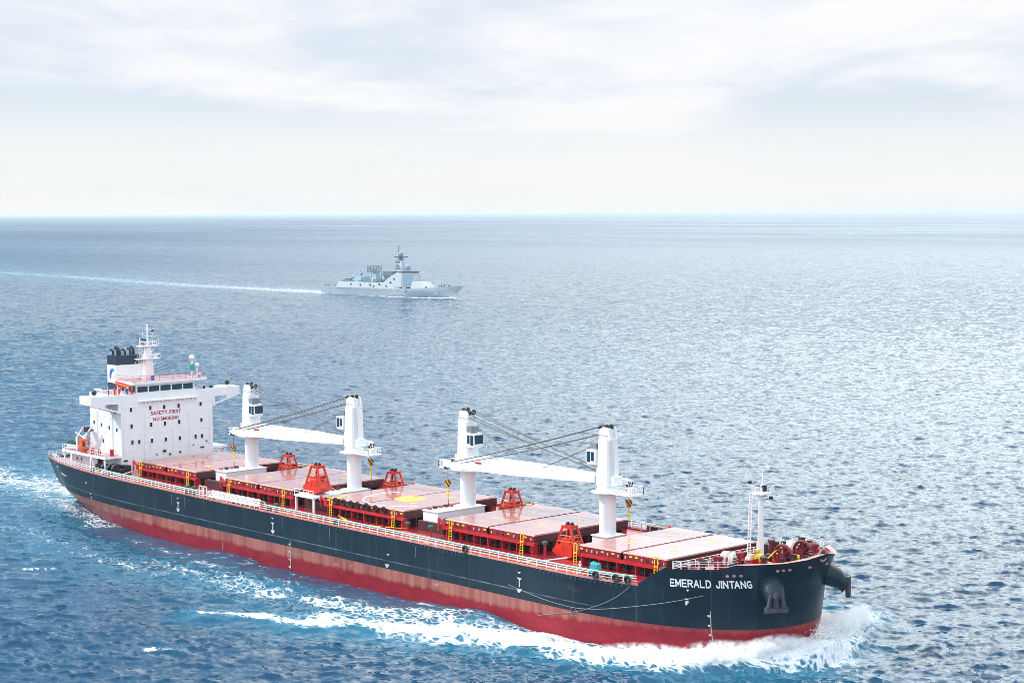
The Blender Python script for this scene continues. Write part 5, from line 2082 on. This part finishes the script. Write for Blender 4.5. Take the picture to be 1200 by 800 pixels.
# plinths for the grabs that stand high
m = MB()
for (x, y, z), _, _ in (GR[0], GR[2], GR[3]):
    m.bx(x - 2.2, x + 2.2, y - 1.5, y + 1.5, ZD, z - 0.01).cut()
m.build_each('grab_plinth', RED_DARK, SHIP)

# dark round fenders along the third hatch
fen = MB()
fen.torus((0, 0, 0), 0.40, 0.20, 'y', 18, 0, 8)
fen.disc((0, 0.1, 0), 0.40, 14, 'y', 0.14, 0)
f0 = fen.build('round_fender', RUBBER, None, smooth=True)
for i, x in enumerate((92.3, 94.4, 96.3, 98.0, 100.4, 102.6, 104.7)):
    f = f0 if i == 0 else copy_tree(f0)
    f.location = (x, -10.05, 11.12)
    tag(f, 'dark round fender, %s from the stern in the row beside the yellow-circle hatch' % ('first', 'second', 'third', 'fourth', 'fifth', 'sixth', 'seventh')[i], 'fender',
        'dark round fenders along the third hatch')


# ---- people
m = MB()
m.bx(22.0, 25.9, -11.6, -6.9, 22.303, 22.94)
m.build('wing_step', GREY, SHIP)
def person_mesh(pose):
    """one skinned body; joints in metres, facing +x"""
    me = bpy.data.meshes.new('person')
    J = {'pel': (0, 0, 0.95), 'spine': (0.01, 0, 1.18), 'chest': (0.02, 0, 1.38), 'neck': (0.02, 0, 1.50), 'head': (0.04, 0, 1.62), 'crown': (0.04, 0, 1.74)}
    rad = {'pel': 0.155, 'spine': 0.145, 'chest': 0.165, 'neck': 0.065, 'head': 0.105, 'crown': 0.075}
    E_ = [('pel', 'spine'), ('spine', 'chest'), ('chest', 'neck'), ('neck', 'head'), ('head', 'crown')]
    for s, n in ((-1, 'r'), (1, 'l')):
        st = pose.get('stride', 0.06) * s
        J['hip' + n] = (0, 0.10 * s, 0.88)
        J['knee' + n] = (st * 0.6 + 0.02, 0.11 * s, 0.48)
        J['ank' + n] = (st, 0.12 * s, 0.09)
        J['toe' + n] = (st + 0.17, 0.14 * s, 0.045)
        rad.update({'hip' + n: 0.105, 'knee' + n: 0.072, 'ank' + n: 0.052, 'toe' + n: 0.042})
        E_ += [('pel', 'hip' + n), ('hip' + n, 'knee' + n), ('knee' + n, 'ank' + n), ('ank' + n, 'toe' + n)]
        a = pose['arm' + n]
        J['sh' + n] = (0.02, 0.21 * s, 1.40)
        J['el' + n] = (0.02 + a[0] * 0.5, 0.26 * s + a[1] * s * 0.3, 1.13 + a[2] * 0.4)
        J['wr' + n] = (0.04 + a[0], 0.25 * s + a[1] * s, 0.90 + a[2])
        J['hand' + n] = (0.07 + a[0] * 1.15, 0.25 * s + a[1] * s, 0.80 + a[2] * 1.12)
        rad.update({'sh' + n: 0.075, 'el' + n: 0.052, 'wr' + n: 0.038, 'hand' + n: 0.045})
        E_ += [('chest', 'sh' + n), ('sh' + n, 'el' + n), ('el' + n, 'wr' + n), ('wr' + n, 'hand' + n)]
    names = list(J)
    me.from_pydata([J[k] for k in names], [(names.index(a), names.index(b_)) for a, b_ in E_], [])
    o = link(bpy.data.objects.new('person', me))
    md = o.modifiers.new('skin', 'SKIN')
    sl = me.skin_vertices[0].data
    for i, k in enumerate(names):
        sl[i].radius = (rad[k], rad[k] * (1.25 if k in ('chest', 'spine', 'pel') else 1.0))
        sl[i].use_root = (k == 'pel')
    sb = o.modifiers.new('sub', 'SUBSURF')
    sb.levels = 1
    sb.render_levels = 1
    dg = bpy.context.evaluated_depsgraph_get()
    out = bpy.data.meshes.new_from_object(o.evaluated_get(dg))
    bpy.data.objects.remove(o)
    return out


def person(loc, rz, cloth, helmet, label, pose, group=None):
    me = person_mesh(pose)
    me.materials.clear()
    for m_ in (cloth, SKIN, BLACK):
        me.materials.append(m_)
    for p in me.polygons:
        c = p.center
        p.material_index = 1 if (c.z > 1.49 or (abs(c.y) > 0.19 and c.z < 0.92 + max(pose['arml'][2], pose['armr'][2]) * 0 and c.z > 0.6)) else (2 if c.z < 0.12 else 0)
        p.use_smooth = True
    o = link(bpy.data.objects.new('person', me))
    o.location = loc
    o.rotation_euler = (0, 0, rz)
    m = MB()
    m.lathe((0.035, 0, 1.66), [(0.135, 0.0), (0.130, 0.05), (0.10, 0.11), (0.03, 0.145)], 12)
    m.add([(0.10, -0.1, 1.665), (0.22, -0.05, 1.655), (0.22, 0.05, 1.655), (0.10, 0.1, 1.665)], [(0, 1, 2, 3)])
    m.build('helmet', helmet, o, smooth=True)
    tag(o, label, 'person', group)
    return o


REST = {'arml': (0.02, 0.03, 0), 'armr': (0.02, 0.03, 0)}
LEAN = {'arml': (0.30, 0.02, 0.22), 'armr': (0.30, 0.02, 0.22), 'stride': 0.12}
WAVE = {'arml': (0.12, 0.18, 0.95), 'armr': (0.05, 0.03, 0), 'stride': 0.08}
GP = 'people on the bridge wing'
person((23.1, -9.6, 22.95), R(-60), OVERALL, OVERALL, 'person in red overalls leaning on the bridge wing rail just aft of the red banner', LEAN, GP)
person((24.6, -9.5, 22.95), R(-50), OVERALL, LETTER, 'person in red overalls and white helmet on the bridge wing', REST, GP)
person((25.3, -8.2, 22.95), R(-40), BLUECLOTH, LETTER, 'person in blue overalls on the bridge wing beside the wheelhouse', WAVE, GP)
person((25.5, -7.3, 22.95), R(-45), OVERALL, YELLOW, 'person in red overalls and yellow helmet right beside the wheelhouse windows', LEAN, GP)
person((22.9, -10.9, 22.95), R(-80), BLACK, GREYCLOTH, 'person in black standing on the bridge wing next to the white hoop rail', REST, GP)
person((152.4, -14.3, ZD), R(-95), GREYCLOTH, LETTER, 'person in pale overalls and white helmet at the rail beside the teal covered reel', LEAN)

# ---- banner on the wheelhouse side
m = MB()
BN = [(20.2, 25.62), (21.4, 25.50), (22.7, 25.40), (24.0, 25.28), (25.3, 25.15)]
for i in range(4):
    (xa_, za), (xb_, zb) = BN[i], BN[i + 1]
    for z_off, mi in (((0, -0.22), 0), ((-0.22, -0.52), 1), ((-0.52, -0.80), 0)):
        ya, yb = -7.72 - 0.05 * math.sin(i * 1.7), -7.72 - 0.05 * math.sin((i + 1) * 1.7)
        inset = 0.0
        m.add([(xa_, ya, za + z_off[0]), (xb_, yb, zb + z_off[0]), (xb_, yb, zb + z_off[1]), (xa_, ya, za + z_off[1]),
               (xa_, ya + .04, za + z_off[0]), (xb_, yb + .04, zb + z_off[0]), (xb_, yb + .04, zb + z_off[1]), (xa_, ya + .04, za + z_off[1])],
              [(0, 1, 2, 3), (7, 6, 5, 4), (0, 4, 5, 1), (3, 2, 6, 7), (0, 3, 7, 4), (1, 5, 6, 2)], mi)
ban = m.build('cloth_banner', [OVERALL, paint('banner_band', (0.75, 0.20, 0.02), 0.8, 0.35, 6.0)])
tag(ban, 'red cloth banner with an orange band hung on the wheelhouse side', 'banner')

# ---- rescue boat, covered boat, drum and life ring on the boat deck
rb = empty('rescue_boat', (15.6, -12.0, 12.1), R(8))
rb.scale = (0.70, 0.70, 0.80)
tag(rb, 'small bright orange rescue boat in its davit on the boat deck', 'boat')
m = MB()
st = [(-1.9, 0.75, 0.25), (-1.0, 0.95, 0.05), (0.4, 0.95, 0.0), (1.4, 0.62, 0.15), (2.0, 0.06, 0.5)]
for x, w_, zk in st:
    m.v += [(x, -w_, 1.05), (x, -w_ * 0.8, 0.45 + zk * 0.4), (x, 0, zk), (x, w_ * 0.8, 0.45 + zk * 0.4), (x, w_, 1.05)]
for i in range(4):
    for k in range(4):
        m.f.append((i * 5 + k, i * 5 + k + 1, i * 5 + 6 + k, i * 5 + 5 + k))
        m.m.append(0)
m.f += [(0, 1, 2, 3, 4)] + [(i * 5, i * 5 + 5, i * 5 + 9, i * 5 + 4) for i in range(4)]
m.m += [0] + [1] * 4
m.build('hull', [LIFE, GREY], rb)
m = MB()
m.box((-0.9, 0, 2.0), (1.5, 1.3, 1.9), taper=0.85)
m.box((0.5, 0, 2.75), (1.6, 1.2, 0.4))
m.bar((1.2, 0.5, 1.0), (1.2, 0.5, 2.6), 0.16)
m.bar((1.2, -0.5, 1.0), (1.2, -0.5, 2.6), 0.16)
m.build('cabin', LIFE, rb)
m = MB()
m.box((0.35, -0.30, 1.65), (0.7, 0.5, 0.9))
m.build('console', NAVY, rb)

cb = empty('covered_boat', (10.9, -11.4, 12.02), R(10))
tag(cb, 'white open boat under a dark green canvas cover on the boat deck', 'boat')
m = MB()
m.box((0, 0, 0.55), (2.6, 1.5, 0.9), taper=1.12)
m.build('hull', WHITE, cb)
m = MB()
m.prism([(-1.5, 1.02), (1.5, 1.02), (1.25, 1.55), (0.3, 1.95), (-0.6, 1.85), (-1.35, 1.45)], -0.9, 0.9, axis='y')
m.build('canvas_cover', GREEN_D, cb, bevel=0.12)

dr = MB()
dr.lathe((0, 0, 0), [(0.38, 0.0), (0.38, 0.32), (0.41, 0.34), (0.38, 0.36), (0.38, 0.66), (0.41, 0.68), (0.38, 0.70), (0.38, 1.05), (0.30, 1.06)], 16)
d0 = dr.build('oil_drum', RED_TRIM, None, smooth=True)
for i, (x, y, lb) in enumerate(((19.4, -12.6, 'red drum on the boat deck beside the orange rescue boat'),
                                (24.0, -11.0, 'red drum on the boat deck close to the life ring'))):
    d = d0 if i == 0 else copy_tree(d0)
    d.location = (x, y, 12.02)
    tag(d, lb, 'drum', 'red drums on the boat deck')
m = MB()
m.torus((0, 0, 0), 0.42, 0.11, 'y', 20, 0)
for a in (0.785, 2.356, 3.927, 5.498):
    m.box((0.42 * math.cos(a), 0, 0.42 * math.sin(a)), (0.24, 0.26, 0.24), mi=1)
lr = m.build('life_ring', [RED_TRIM, LETTER], None, loc=(23.6, -13.46, 12.75))
tag(lr, 'red and white life ring hung on the boat deck rail', 'life ring')

# teal canvas-covered reel by the forward rail
rl = empty('covered_reel', (154.9, -13.9, ZD))
tag(rl, 'teal canvas-covered reel beside the rail, abreast of the foremost hatch', 'reel')
m = MB()
m.box((0, 0, 1.35), (1.5, 0.95, 0.95), taper=0.9)
m.box((-0.3, 0, 1.85), (0.7, 0.8, 0.3), taper=0.7)
m.build('canvas_cover', TEAL, rl, bevel=0.12)
m = MB()
for s in (-0.6, 0.6):
    m.bar((s, -0.3, 0), (s, 0, 1.0), 0.12)
    m.bar((s, 0.3, 0), (s, 0, 1.0), 0.12)
m.build('stand', GREEN, rl)
# black hose coils hung along the forward rail
m0 = MB()
m0.torus((0, 0, 0), 0.50, 0.13, 'y', 22, 0)
m0.torus((0, 0.10, 0), 0.28, 0.12, 'y', 18, 0)
hc0 = m0.build('hose_coil', BLACK, None, smooth=True)
for i, x in enumerate((156.9, 160.2, 162.0, 131.0)):
    h = hc0 if i == 0 else copy_tree(hc0)
    h.location = (x, -(float(hb(x, 9)) + 0.12), 9.35)
    tag(h, ('black hose coil hung on the rail ahead of the teal covered reel', 'black hose coil hung on the rail near the forecastle step',
            'black hose coil hung last on the rail before the forecastle step', 'black hose coil hung alone on the rail abreast of the second hatch')[i],
        'hose', 'black hose coils on the rail')


# ------------------------------------------------------------------ the destroyer beyond
WG = paint('naval_grey', (0.41, 0.455, 0.485), 0.55, 0.05, 0.2)
WGD = paint('naval_grey_dark', (0.10, 0.15, 0.20), 0.6, 0.15, 0.5)
WDECK = paint('naval_deck', (0.16, 0.20, 0.22), 0.7, 0.1, 0.3)
WBLUE = paint('radome_blue_and_shade', (0.24, 0.36, 0.44), 0.5, 0.05, 0.5)  # tone of the radomes; on the radar panels it paints in shade
WRED = paint('naval_boot', (0.16, 0.022, 0.022), 0.6, 0.1, 0.5)
DD = empty('warship', (DX, DY, 0))
tag(DD, 'grey naval destroyer with tall mast crossing in the distance', 'warship')


def dd_hb(x, z):
    t = np.clip((x - 75) / ((136.5 + (z / 7.0) * 9.5) - 75), 0, 1)
    bowk = (1 - t ** 2.0)
    if z < 5:
        bowk = bowk ** (1.25 - 0.05 * z)
    w_ = 8.6 * (0.82 + 0.18 * min(max(z / 4.8, 0), 1)) * bowk
    w_ *= np.interp(x, [0, 30, 60], [0.86, 0.96, 1.0])
    return max(float(w_), 0.0)


def dd_top(x):
    return float(np.interp(x, [0, 20, 60, 95, 120, 146], [5.2, 5.2, 5.2, 5.7, 6.9, 8.7]))


m = MB()
xs = list(np.linspace(-1, 75, 16)) + list(np.linspace(80, 146, 24))
NVD = 9
for s in (-1, 1):
    b = len(m.v)
    for x in xs:
        for j in range(NVD):
            z = -2 + (dd_top(x) + 2) * j / (NVD - 1)
            xx = x if x < 80 else 80 + (x - 80) * ((136.5 + z / 7.0 * 9.5) - 80) / 66.0
            y = dd_hb(xx, z) if x < 145.9 else 0.03
            m.v.append((xx, s * y, z))
    for i in range(len(xs) - 1):
        for j in range(NVD - 1):
            m.f.append((b + i * NVD + j, b + (i + 1) * NVD + j, b + (i + 1) * NVD + j + 1, b + i * NVD + j + 1))
            m.m.append(1 if j < 2 else 0)
o2 = len(xs) * NVD
for j in range(NVD - 1):
    m.f.append((j, j + 1, o2 + j + 1, o2 + j))
    m.m.append(0)
for i in range(len(xs) - 1):
    a, c = i * NVD + NVD - 1, (i + 1) * NVD + NVD - 1
    m.f.append((a, c, o2 + c, o2 + a))
    m.m.append(2)
dh = m.build('hull', [WG, WRED, WDECK], DD)
# pennant number
for side in (-1, 1):
    vs, fs = text_mesh('133', 2.6, 0.06)
    if side > 0:
        continue
    m = MB()
    out = []
    for u, v, _ in vs:
        x, z = 120.6 + u * 1.15, 2.5 + v
        out.append((x, -dd_hb(x, z) - 0.12, z))
    m.add(out, fs)
    m.build('pennant_number', paint('number_white', (0.8, 0.8, 0.8), 0.6, 0.02), dh)


def taper_block(m, poly0, z0, poly1, z1, mi=0):
    n = len(poly0)
    m.add([(x, y, z0) for x, y in poly0] + [(x, y, z1) for x, y in poly1],
          [tuple(reversed(range(n))), tuple(range(n, 2 * n))] + [(i, (i + 1) % n, n + (i + 1) % n, n + i) for i in range(n)], mi)


def rect(x0, x1, w_):
    return [(x0, -w_), (x1, -w_), (x1, w_), (x0, w_)]


m = MB()
taper_block(m, rect(18.5, 90, 8.35), 4.7, rect(21.5, 90, 7.5), 9.0)
m.build('deck_house', WG, DD)
m = MB()
taper_block(m, rect(71, 92, 7.6), 8.6, rect(79.5, 92, 6.8), 13.9)
taper_block(m, rect(79.5, 92, 6.8), 13.9, rect(86, 92, 6.4), 16.6)
m.build('uptake_house', WG, DD)
m = MB()
p0 = [(84, -8.4), (92, -8.4), (100.5, -3.0), (100.5, 3.0), (92, 8.4), (84, 8.4)]
p1 = [(86, -6.9), (91.4, -6.9), (98.6, -2.2), (98.6, 2.2), (91.4, 6.9), (86, 6.9)]
taper_block(m, p0, 6.6, p1, 16.4)
taper_block(m, [(100.0, -6.2), (110, -5.0), (118, -2.6), (118, 2.6), (110, 5.0), (100.0, 6.2)], 5.3, [(100.0, -4.8), (106, -4.0), (111, -2.0), (111, 2.0), (106, 4.0), (100.0, 4.8)], 10.6)
bb = m.build('bridge_block', WG, DD)
m = MB()
taper_block(m, [(87, -7.0), (91.6, -7.0), (98.9, -2.3), (98.9, 2.3), (91.6, 7.0), (87, 7.0)], 16.403, [(87, -7.1), (91.8, -7.1), (99.1, -2.4), (99.1, 2.4), (91.8, 7.1), (87, 7.1)], 17.5)
m.build('bridge_window_band', WGD, bb)
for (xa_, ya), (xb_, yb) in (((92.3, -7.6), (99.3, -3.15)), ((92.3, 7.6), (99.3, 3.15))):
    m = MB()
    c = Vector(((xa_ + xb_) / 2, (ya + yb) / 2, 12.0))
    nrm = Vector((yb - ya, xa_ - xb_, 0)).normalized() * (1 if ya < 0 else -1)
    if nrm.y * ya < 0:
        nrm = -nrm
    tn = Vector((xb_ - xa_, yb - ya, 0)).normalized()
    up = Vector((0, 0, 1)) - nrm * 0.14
    q = [c + tn * (sx * 3.2) + up * (sz * 3.4) + nrm * 0.12 for sx, sz in ((-1, -1), (1, -1), (1, 1), (-1, 1))]  # enlarged panel, its blue puts the forward facet's shade into the colour
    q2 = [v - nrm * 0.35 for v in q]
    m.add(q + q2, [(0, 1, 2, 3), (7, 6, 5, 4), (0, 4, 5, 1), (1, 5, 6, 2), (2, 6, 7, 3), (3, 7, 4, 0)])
    m.build('radar_panel_shade', WBLUE, bb)
m = MB()
m.disc((95.0, -7.75, 5.6), 2.2, 20, 'y', 0.7, 0)
m.box((93.0, -7.7, 7.4), (4.0, 1.0, 1.0), mi=0)
m.build('boat_bay', [WBLUE, WGD], DD)
# mast
m = MB()
taper_block(m, rect(81.0, 86.0, 2.4), 16.4, rect(81.6, 84.2, 1.2), 24.5, 0)
m.box((81.6, 0, 19.0), (5.2, 4.8, 1.0), mi=1)
m.box((81.0, 0, 20.9), (3.0, 4.4, 1.3), mi=1)
m.box((80.3, 0, 23.3), (4.6, 3.4, 1.0), mi=1)
m.box((82.0, 0, 25.0), (3.4, 2.8, 0.8), mi=1)
taper_block(m, rect(81.2, 84.0, 1.2), 24.5, rect(81.8, 83.2, 0.7), 27.4, 1)
for y in (-5.8, 5.8):
    m.bar((82.5, 0, 26.5), (82.5, y, 27.0), 0.8, mi=1)
m.bar((82.5, 0, 26.9), (76.5, 0, 26.9), 0.5, mi=1)
m.bar((82.5, 0, 26.9), (88.5, 0, 27.1), 0.5, mi=1)
m.bar((80.2, 0, 28.0), (80.2, 0, 35.0), 0.55, w2=0.3, mi=1)
m.ball((82.4, 0, 28.9), 1.9, 2)
mt = m.build('mast', [WG, WGD, WBLUE], DD)
m = MB()
m.ball((90.0, 0, 19.8), 2.0, 0, 1.15)
m.lathe((90.0, 0, 0), [(1.6, 17.5), (1.6, 18.6)], 14)
m.build('radome', WBLUE, DD)
m = MB()
taper_block(m, rect(70.0, 76.0, 3.2), 9.0, rect(68.0, 77.5, 4.2), 14.0, 0)
taper_block(m, rect(67.2, 78.0, 4.3), 14.003, rect(67.6, 77.6, 4.0), 17.0, 0)
m.build('funnel', WGD, DD)
m = MB()
taper_block(m, rect(51.5, 58.0, 2.6), 9.0, rect(53.4, 56.2, 1.4), 16.0, 0)
m.build('radar_tower', WBLUE, DD)
m = MB()
for k in range(9):
    z = 15.6 + k * 0.62
    m.bar((47.5, -2.0, z), (61.5, -2.0, z), 0.22)
    x = 47.5 + k * 1.75
    m.bar((x, -2.0, 15.6), (x, -2.0, 20.6), 0.24)
m.bar((54.5, 0, 15.8), (54.5, -2.0, 17.5), 0.6)
for k in range(4):
    m.bar((48.5 + k * 4, -2.0, 15.6), (52.5 + k * 4 - 1.2, -2.0, 20.6), 0.22)
m.build('lattice_radar', WGD, DD)
m = MB()
m.bar((64.3, -3, 9), (64.3, -3, 21.0), 0.35)
m.bar((46.0, 3, 9), (46.0, 3, 17.0), 0.3)
m.build('whip_aerial', WGD, DD)
m = MB()
taper_block(m, rect(33.5, 43.0, 4.5), 9.0, rect(35.0, 42.5, 3.8), 12.4, 0)
m.ball((40.5, -2.0, 14.6), 1.3, 0, 1.2)
m.torus((41.0, -2.5, 16.0), 1.0, 0.35, 'y', 14, 0)
m.build('hangar_block', WBLUE, DD)
m = MB()
rr = random.Random(3)
for k in range(26):
    x = rr.choice([rr.uniform(22, 33), rr.uniform(44, 51), rr.uniform(59, 67)])
    s = rr.uniform(0.7, 1.9)
    m.box((x, rr.uniform(-6.2, 5), 9.0 + s * 0.5), (s * 1.3, s, s), rz=rr.random(), mi=0)
m.ball((31.0, -1.5, 11.9), 1.5, 1, 1.2)
for k in range(10):
    m.box((24 + k * 1.7, -7.0, 9.5), (0.9, 0.6, 0.9), mi=k % 2)
    m.box((44 + k * 2.2, -6.9, 9.45), (1.1, 0.5, 0.8), mi=0)
for x, z in ((36, 7.4), (47, 7.2), (58, 7.4), (62, 6.6), (68, 8.1), (76, 7.0), (80, 9.6), (84, 12.0)):
    m.box((x, -8.15 if z < 9 else -7.7, z), (0.9, 0.7, 1.2), mi=0)
m.build('upper_deck_gear', [WGD, WBLUE], DD)
m = MB()
for k in range(30):
    m.bar((22 + k * 1.65, -7.45, 9.0), (22 + k * 1.65, -7.45, 10.0), 0.12)
m.bar((22, -7.45, 10.0), (70, -7.45, 10.0), 0.14)
for k in range(16):
    m.bar((101 + k * 2.7, -dd_hb(101 + k * 2.7, 5) + 0.3, dd_top(101 + k * 2.7)), (101 + k * 2.7, -dd_hb(101 + k * 2.7, 5) + 0.3, dd_top(101 + k * 2.7) + 1.0), 0.13)
m.build('guard_rail', WG, DD)
m = MB()
m.box((60.5, -5.0, 10.4), (5.0, 1.6, 1.5), taper=0.8)
m.build('ship_boat', WGD, DD)
m = MB()
m.lathe((121.5, 0, 0), [(2.0, 5.8), (2.0, 6.4)], 14)
taper_block(m, [(119.4, -1.7), (123.2, -1.4), (124.0, 0), (123.2, 1.4), (119.4, 1.7)], 6.4, [(120.0, -1.0), (122.2, -0.8), (122.6, 0), (122.2, 0.8), (120.0, 1.0)], 9.2)
gt = m.build('gun_turret', WBLUE, DD)
m = MB()
m.bar((123.0, 0, 8.0), (129.5, 0, 8.9), 0.4, w2=0.25)
m.build('gun_barrel', WGD, gt)
m = MB()
for x, y in ((113, -3.5), (114.6, 3.0), (128, -2.5), (130.2, -2.0), (132, 1.0), (5, -6.5), (9, -7.0), (14.5, -5)):
    m.box((x, y, dd_top(x) + 0.55), (0.9, 0.8, 1.0))
m.bar((4, -7.2, 5.6), (17, -7.6, 5.6), 0.16)
for k in range(8):
    m.bar((4 + k * 1.8, -7.3, 4.8), (4 + k * 1.8, -7.3, 5.6), 0.14)
m.build('deck_bitts', WGD, DD)


# ------------------------------------------------------------------ spray thrown up at the bow
def build_spray():
    r_ = np.random.default_rng(21)
    V, F = [], []
    ico = [(0, 0, 1), (0.894, 0, 0.447), (0.276, 0.851, 0.447), (-0.724, 0.526, 0.447), (-0.724, -0.526, 0.447), (0.276, -0.851, 0.447),
           (0.724, 0.526, -0.447), (-0.276, 0.851, -0.447), (-0.894, 0, -0.447), (-0.276, -0.851, -0.447), (0.724, -0.526, -0.447), (0, 0, -1)]
    tri = [(0, 1, 2), (0, 2, 3), (0, 3, 4), (0, 4, 5), (0, 5, 1), (1, 6, 2), (2, 7, 3), (3, 8, 4), (4, 9, 5), (5, 10, 1), (6, 7, 2), (7, 8, 3),
           (8, 9, 4), (9, 10, 5), (10, 6, 1), (11, 7, 6), (11, 8, 7), (11, 9, 8), (11, 10, 9), (11, 6, 10)]
    ico = np.array(ico)

    def blob(c, s):
        b = len(V) * 12
        q = ico * (0.65 + 0.7 * r_.random((12, 1))) * np.array([s * (0.8 + r_.random()), s * (0.8 + r_.random()), s * (0.6 + 0.7 * r_.random())])
        V.append(q + c)
        F.extend([(b + i, b + j, b + k) for i, j, k in tri])

    def run(pts, n, wide, h0, h1, smin, smax, up=1.0):
        pts = np.array(pts, float)
        seg = np.hypot(*(np.diff(pts[:, :2], axis=0).T))
        cum = np.concatenate([[0], np.cumsum(seg)]) / seg.sum()
        for _ in range(n):
            t = r_.random()
            x, y = np.interp(t, cum, pts[:, 0]), np.interp(t, cum, pts[:, 1])
            hm = h0 * (1 - t) + h1 * t
            g = r_.normal(0, 0.5)
            hh = hm * np.exp(-g * g) * r_.random() ** 1.3 * up
            c = np.array([x + g * wide + r_.normal(0, 0.4), y + g * wide * 0.6 + r_.normal(0, 0.4), hh + np.interp(t, [0, 1], pts[[0, -1], 2])])
            f = 1 - min(hh / max(hm, 0.1), 1)
            blob(c, smin + (smax - smin) * f * r_.random() ** 2)

    for sgn in (1, -1):
        # sheet thrown outward from the stem
        run([(180.6, sgn * 1.2, 1.2), (180, sgn * 5.5, 1.4), (178.2, sgn * 11, 1.0), (175.0, sgn * 18, 0.6)], 3200 if sgn > 0 else 900, 1.3, 3.4 if sgn > 0 else 1.2, 1.0, 0.03, 0.22)
        run([(179.6, sgn * 4.6, 1.3), (176.5, sgn * 9.2, 1.1), (170.5, sgn * 14.6, 0.7), (162, sgn * 19.3, 0.5), (154, sgn * 21, 0.3)], 2200, 1.0, 1.2, 0.5, 0.03, 0.20)
        run([(150, sgn * 20.5, 0.5), (140, sgn * 25, 0.5), (130, sgn * 30, 0.3)], 500, 1.2, 0.7, 0.4, 0.06, 0.22)
    V2 = np.concatenate(V)
    me = bpy.data.meshes.new('bow_spray')
    me.from_pydata(V2.tolist(), [], F)
    me.materials.append(SPRAY)
    me.update()
    o = link(bpy.data.objects.new('bow_spray', me))
    tag(o, kind='stuff')


build_spray()


def mist(c, r, rz):
    m = MB()
    m.ball((0, 0, 0), 1.0, 0, 1.0, 20, 12)
    o = m.build('bow_mist', MIST, None, loc=c)
    o.scale = r
    o.rotation_euler = (0, 0, rz)
    tag(o, kind='stuff')


for sgn in (1, -1):
    k = 1.0 if sgn > 0 else 0.55
    mist((179.6, sgn * 7.0, 2.3), (1.9, 6.6, 2.9 * k), sgn * 0.22)
    mist((177.0, sgn * 14.5, 1.7), (1.8, 7.5, 2.3 * k), sgn * 0.38)
    mist((175.2, sgn * 10.8, 1.6), (1.5, 6.0, 1.6), sgn * 0.85)
    mist((167.5, sgn * 16.4, 1.0), (1.5, 8.0, 1.3), sgn * 1.05)


# ------------------------------------------------------------------ sea haze
def build_haze():
    m = MB()
    m.bx(-330000, 330000, -330000, 330000, -8.0, 62.0)
    mt_ = bpy.data.materials.new('haze')
    mt_.use_nodes = True
    t = mt_.node_tree
    for n in list(t.nodes):
        t.nodes.remove(n)
    pv = t.nodes.new('ShaderNodeVolumePrincipled')
    pv.inputs['Color'].default_value = (0.72, 0.79, 0.85, 1)
    pv.inputs['Density'].default_value = HAZE
    pv.inputs['Anisotropy'].default_value = 0.2
    ou = t.nodes.new('ShaderNodeOutputMaterial')
    t.links.new(pv.outputs[0], ou.inputs['Volume'])
    o = m.build('haze', mt_)
    tag(o, kind='stuff')


HAZE = 0.000045
build_haze()
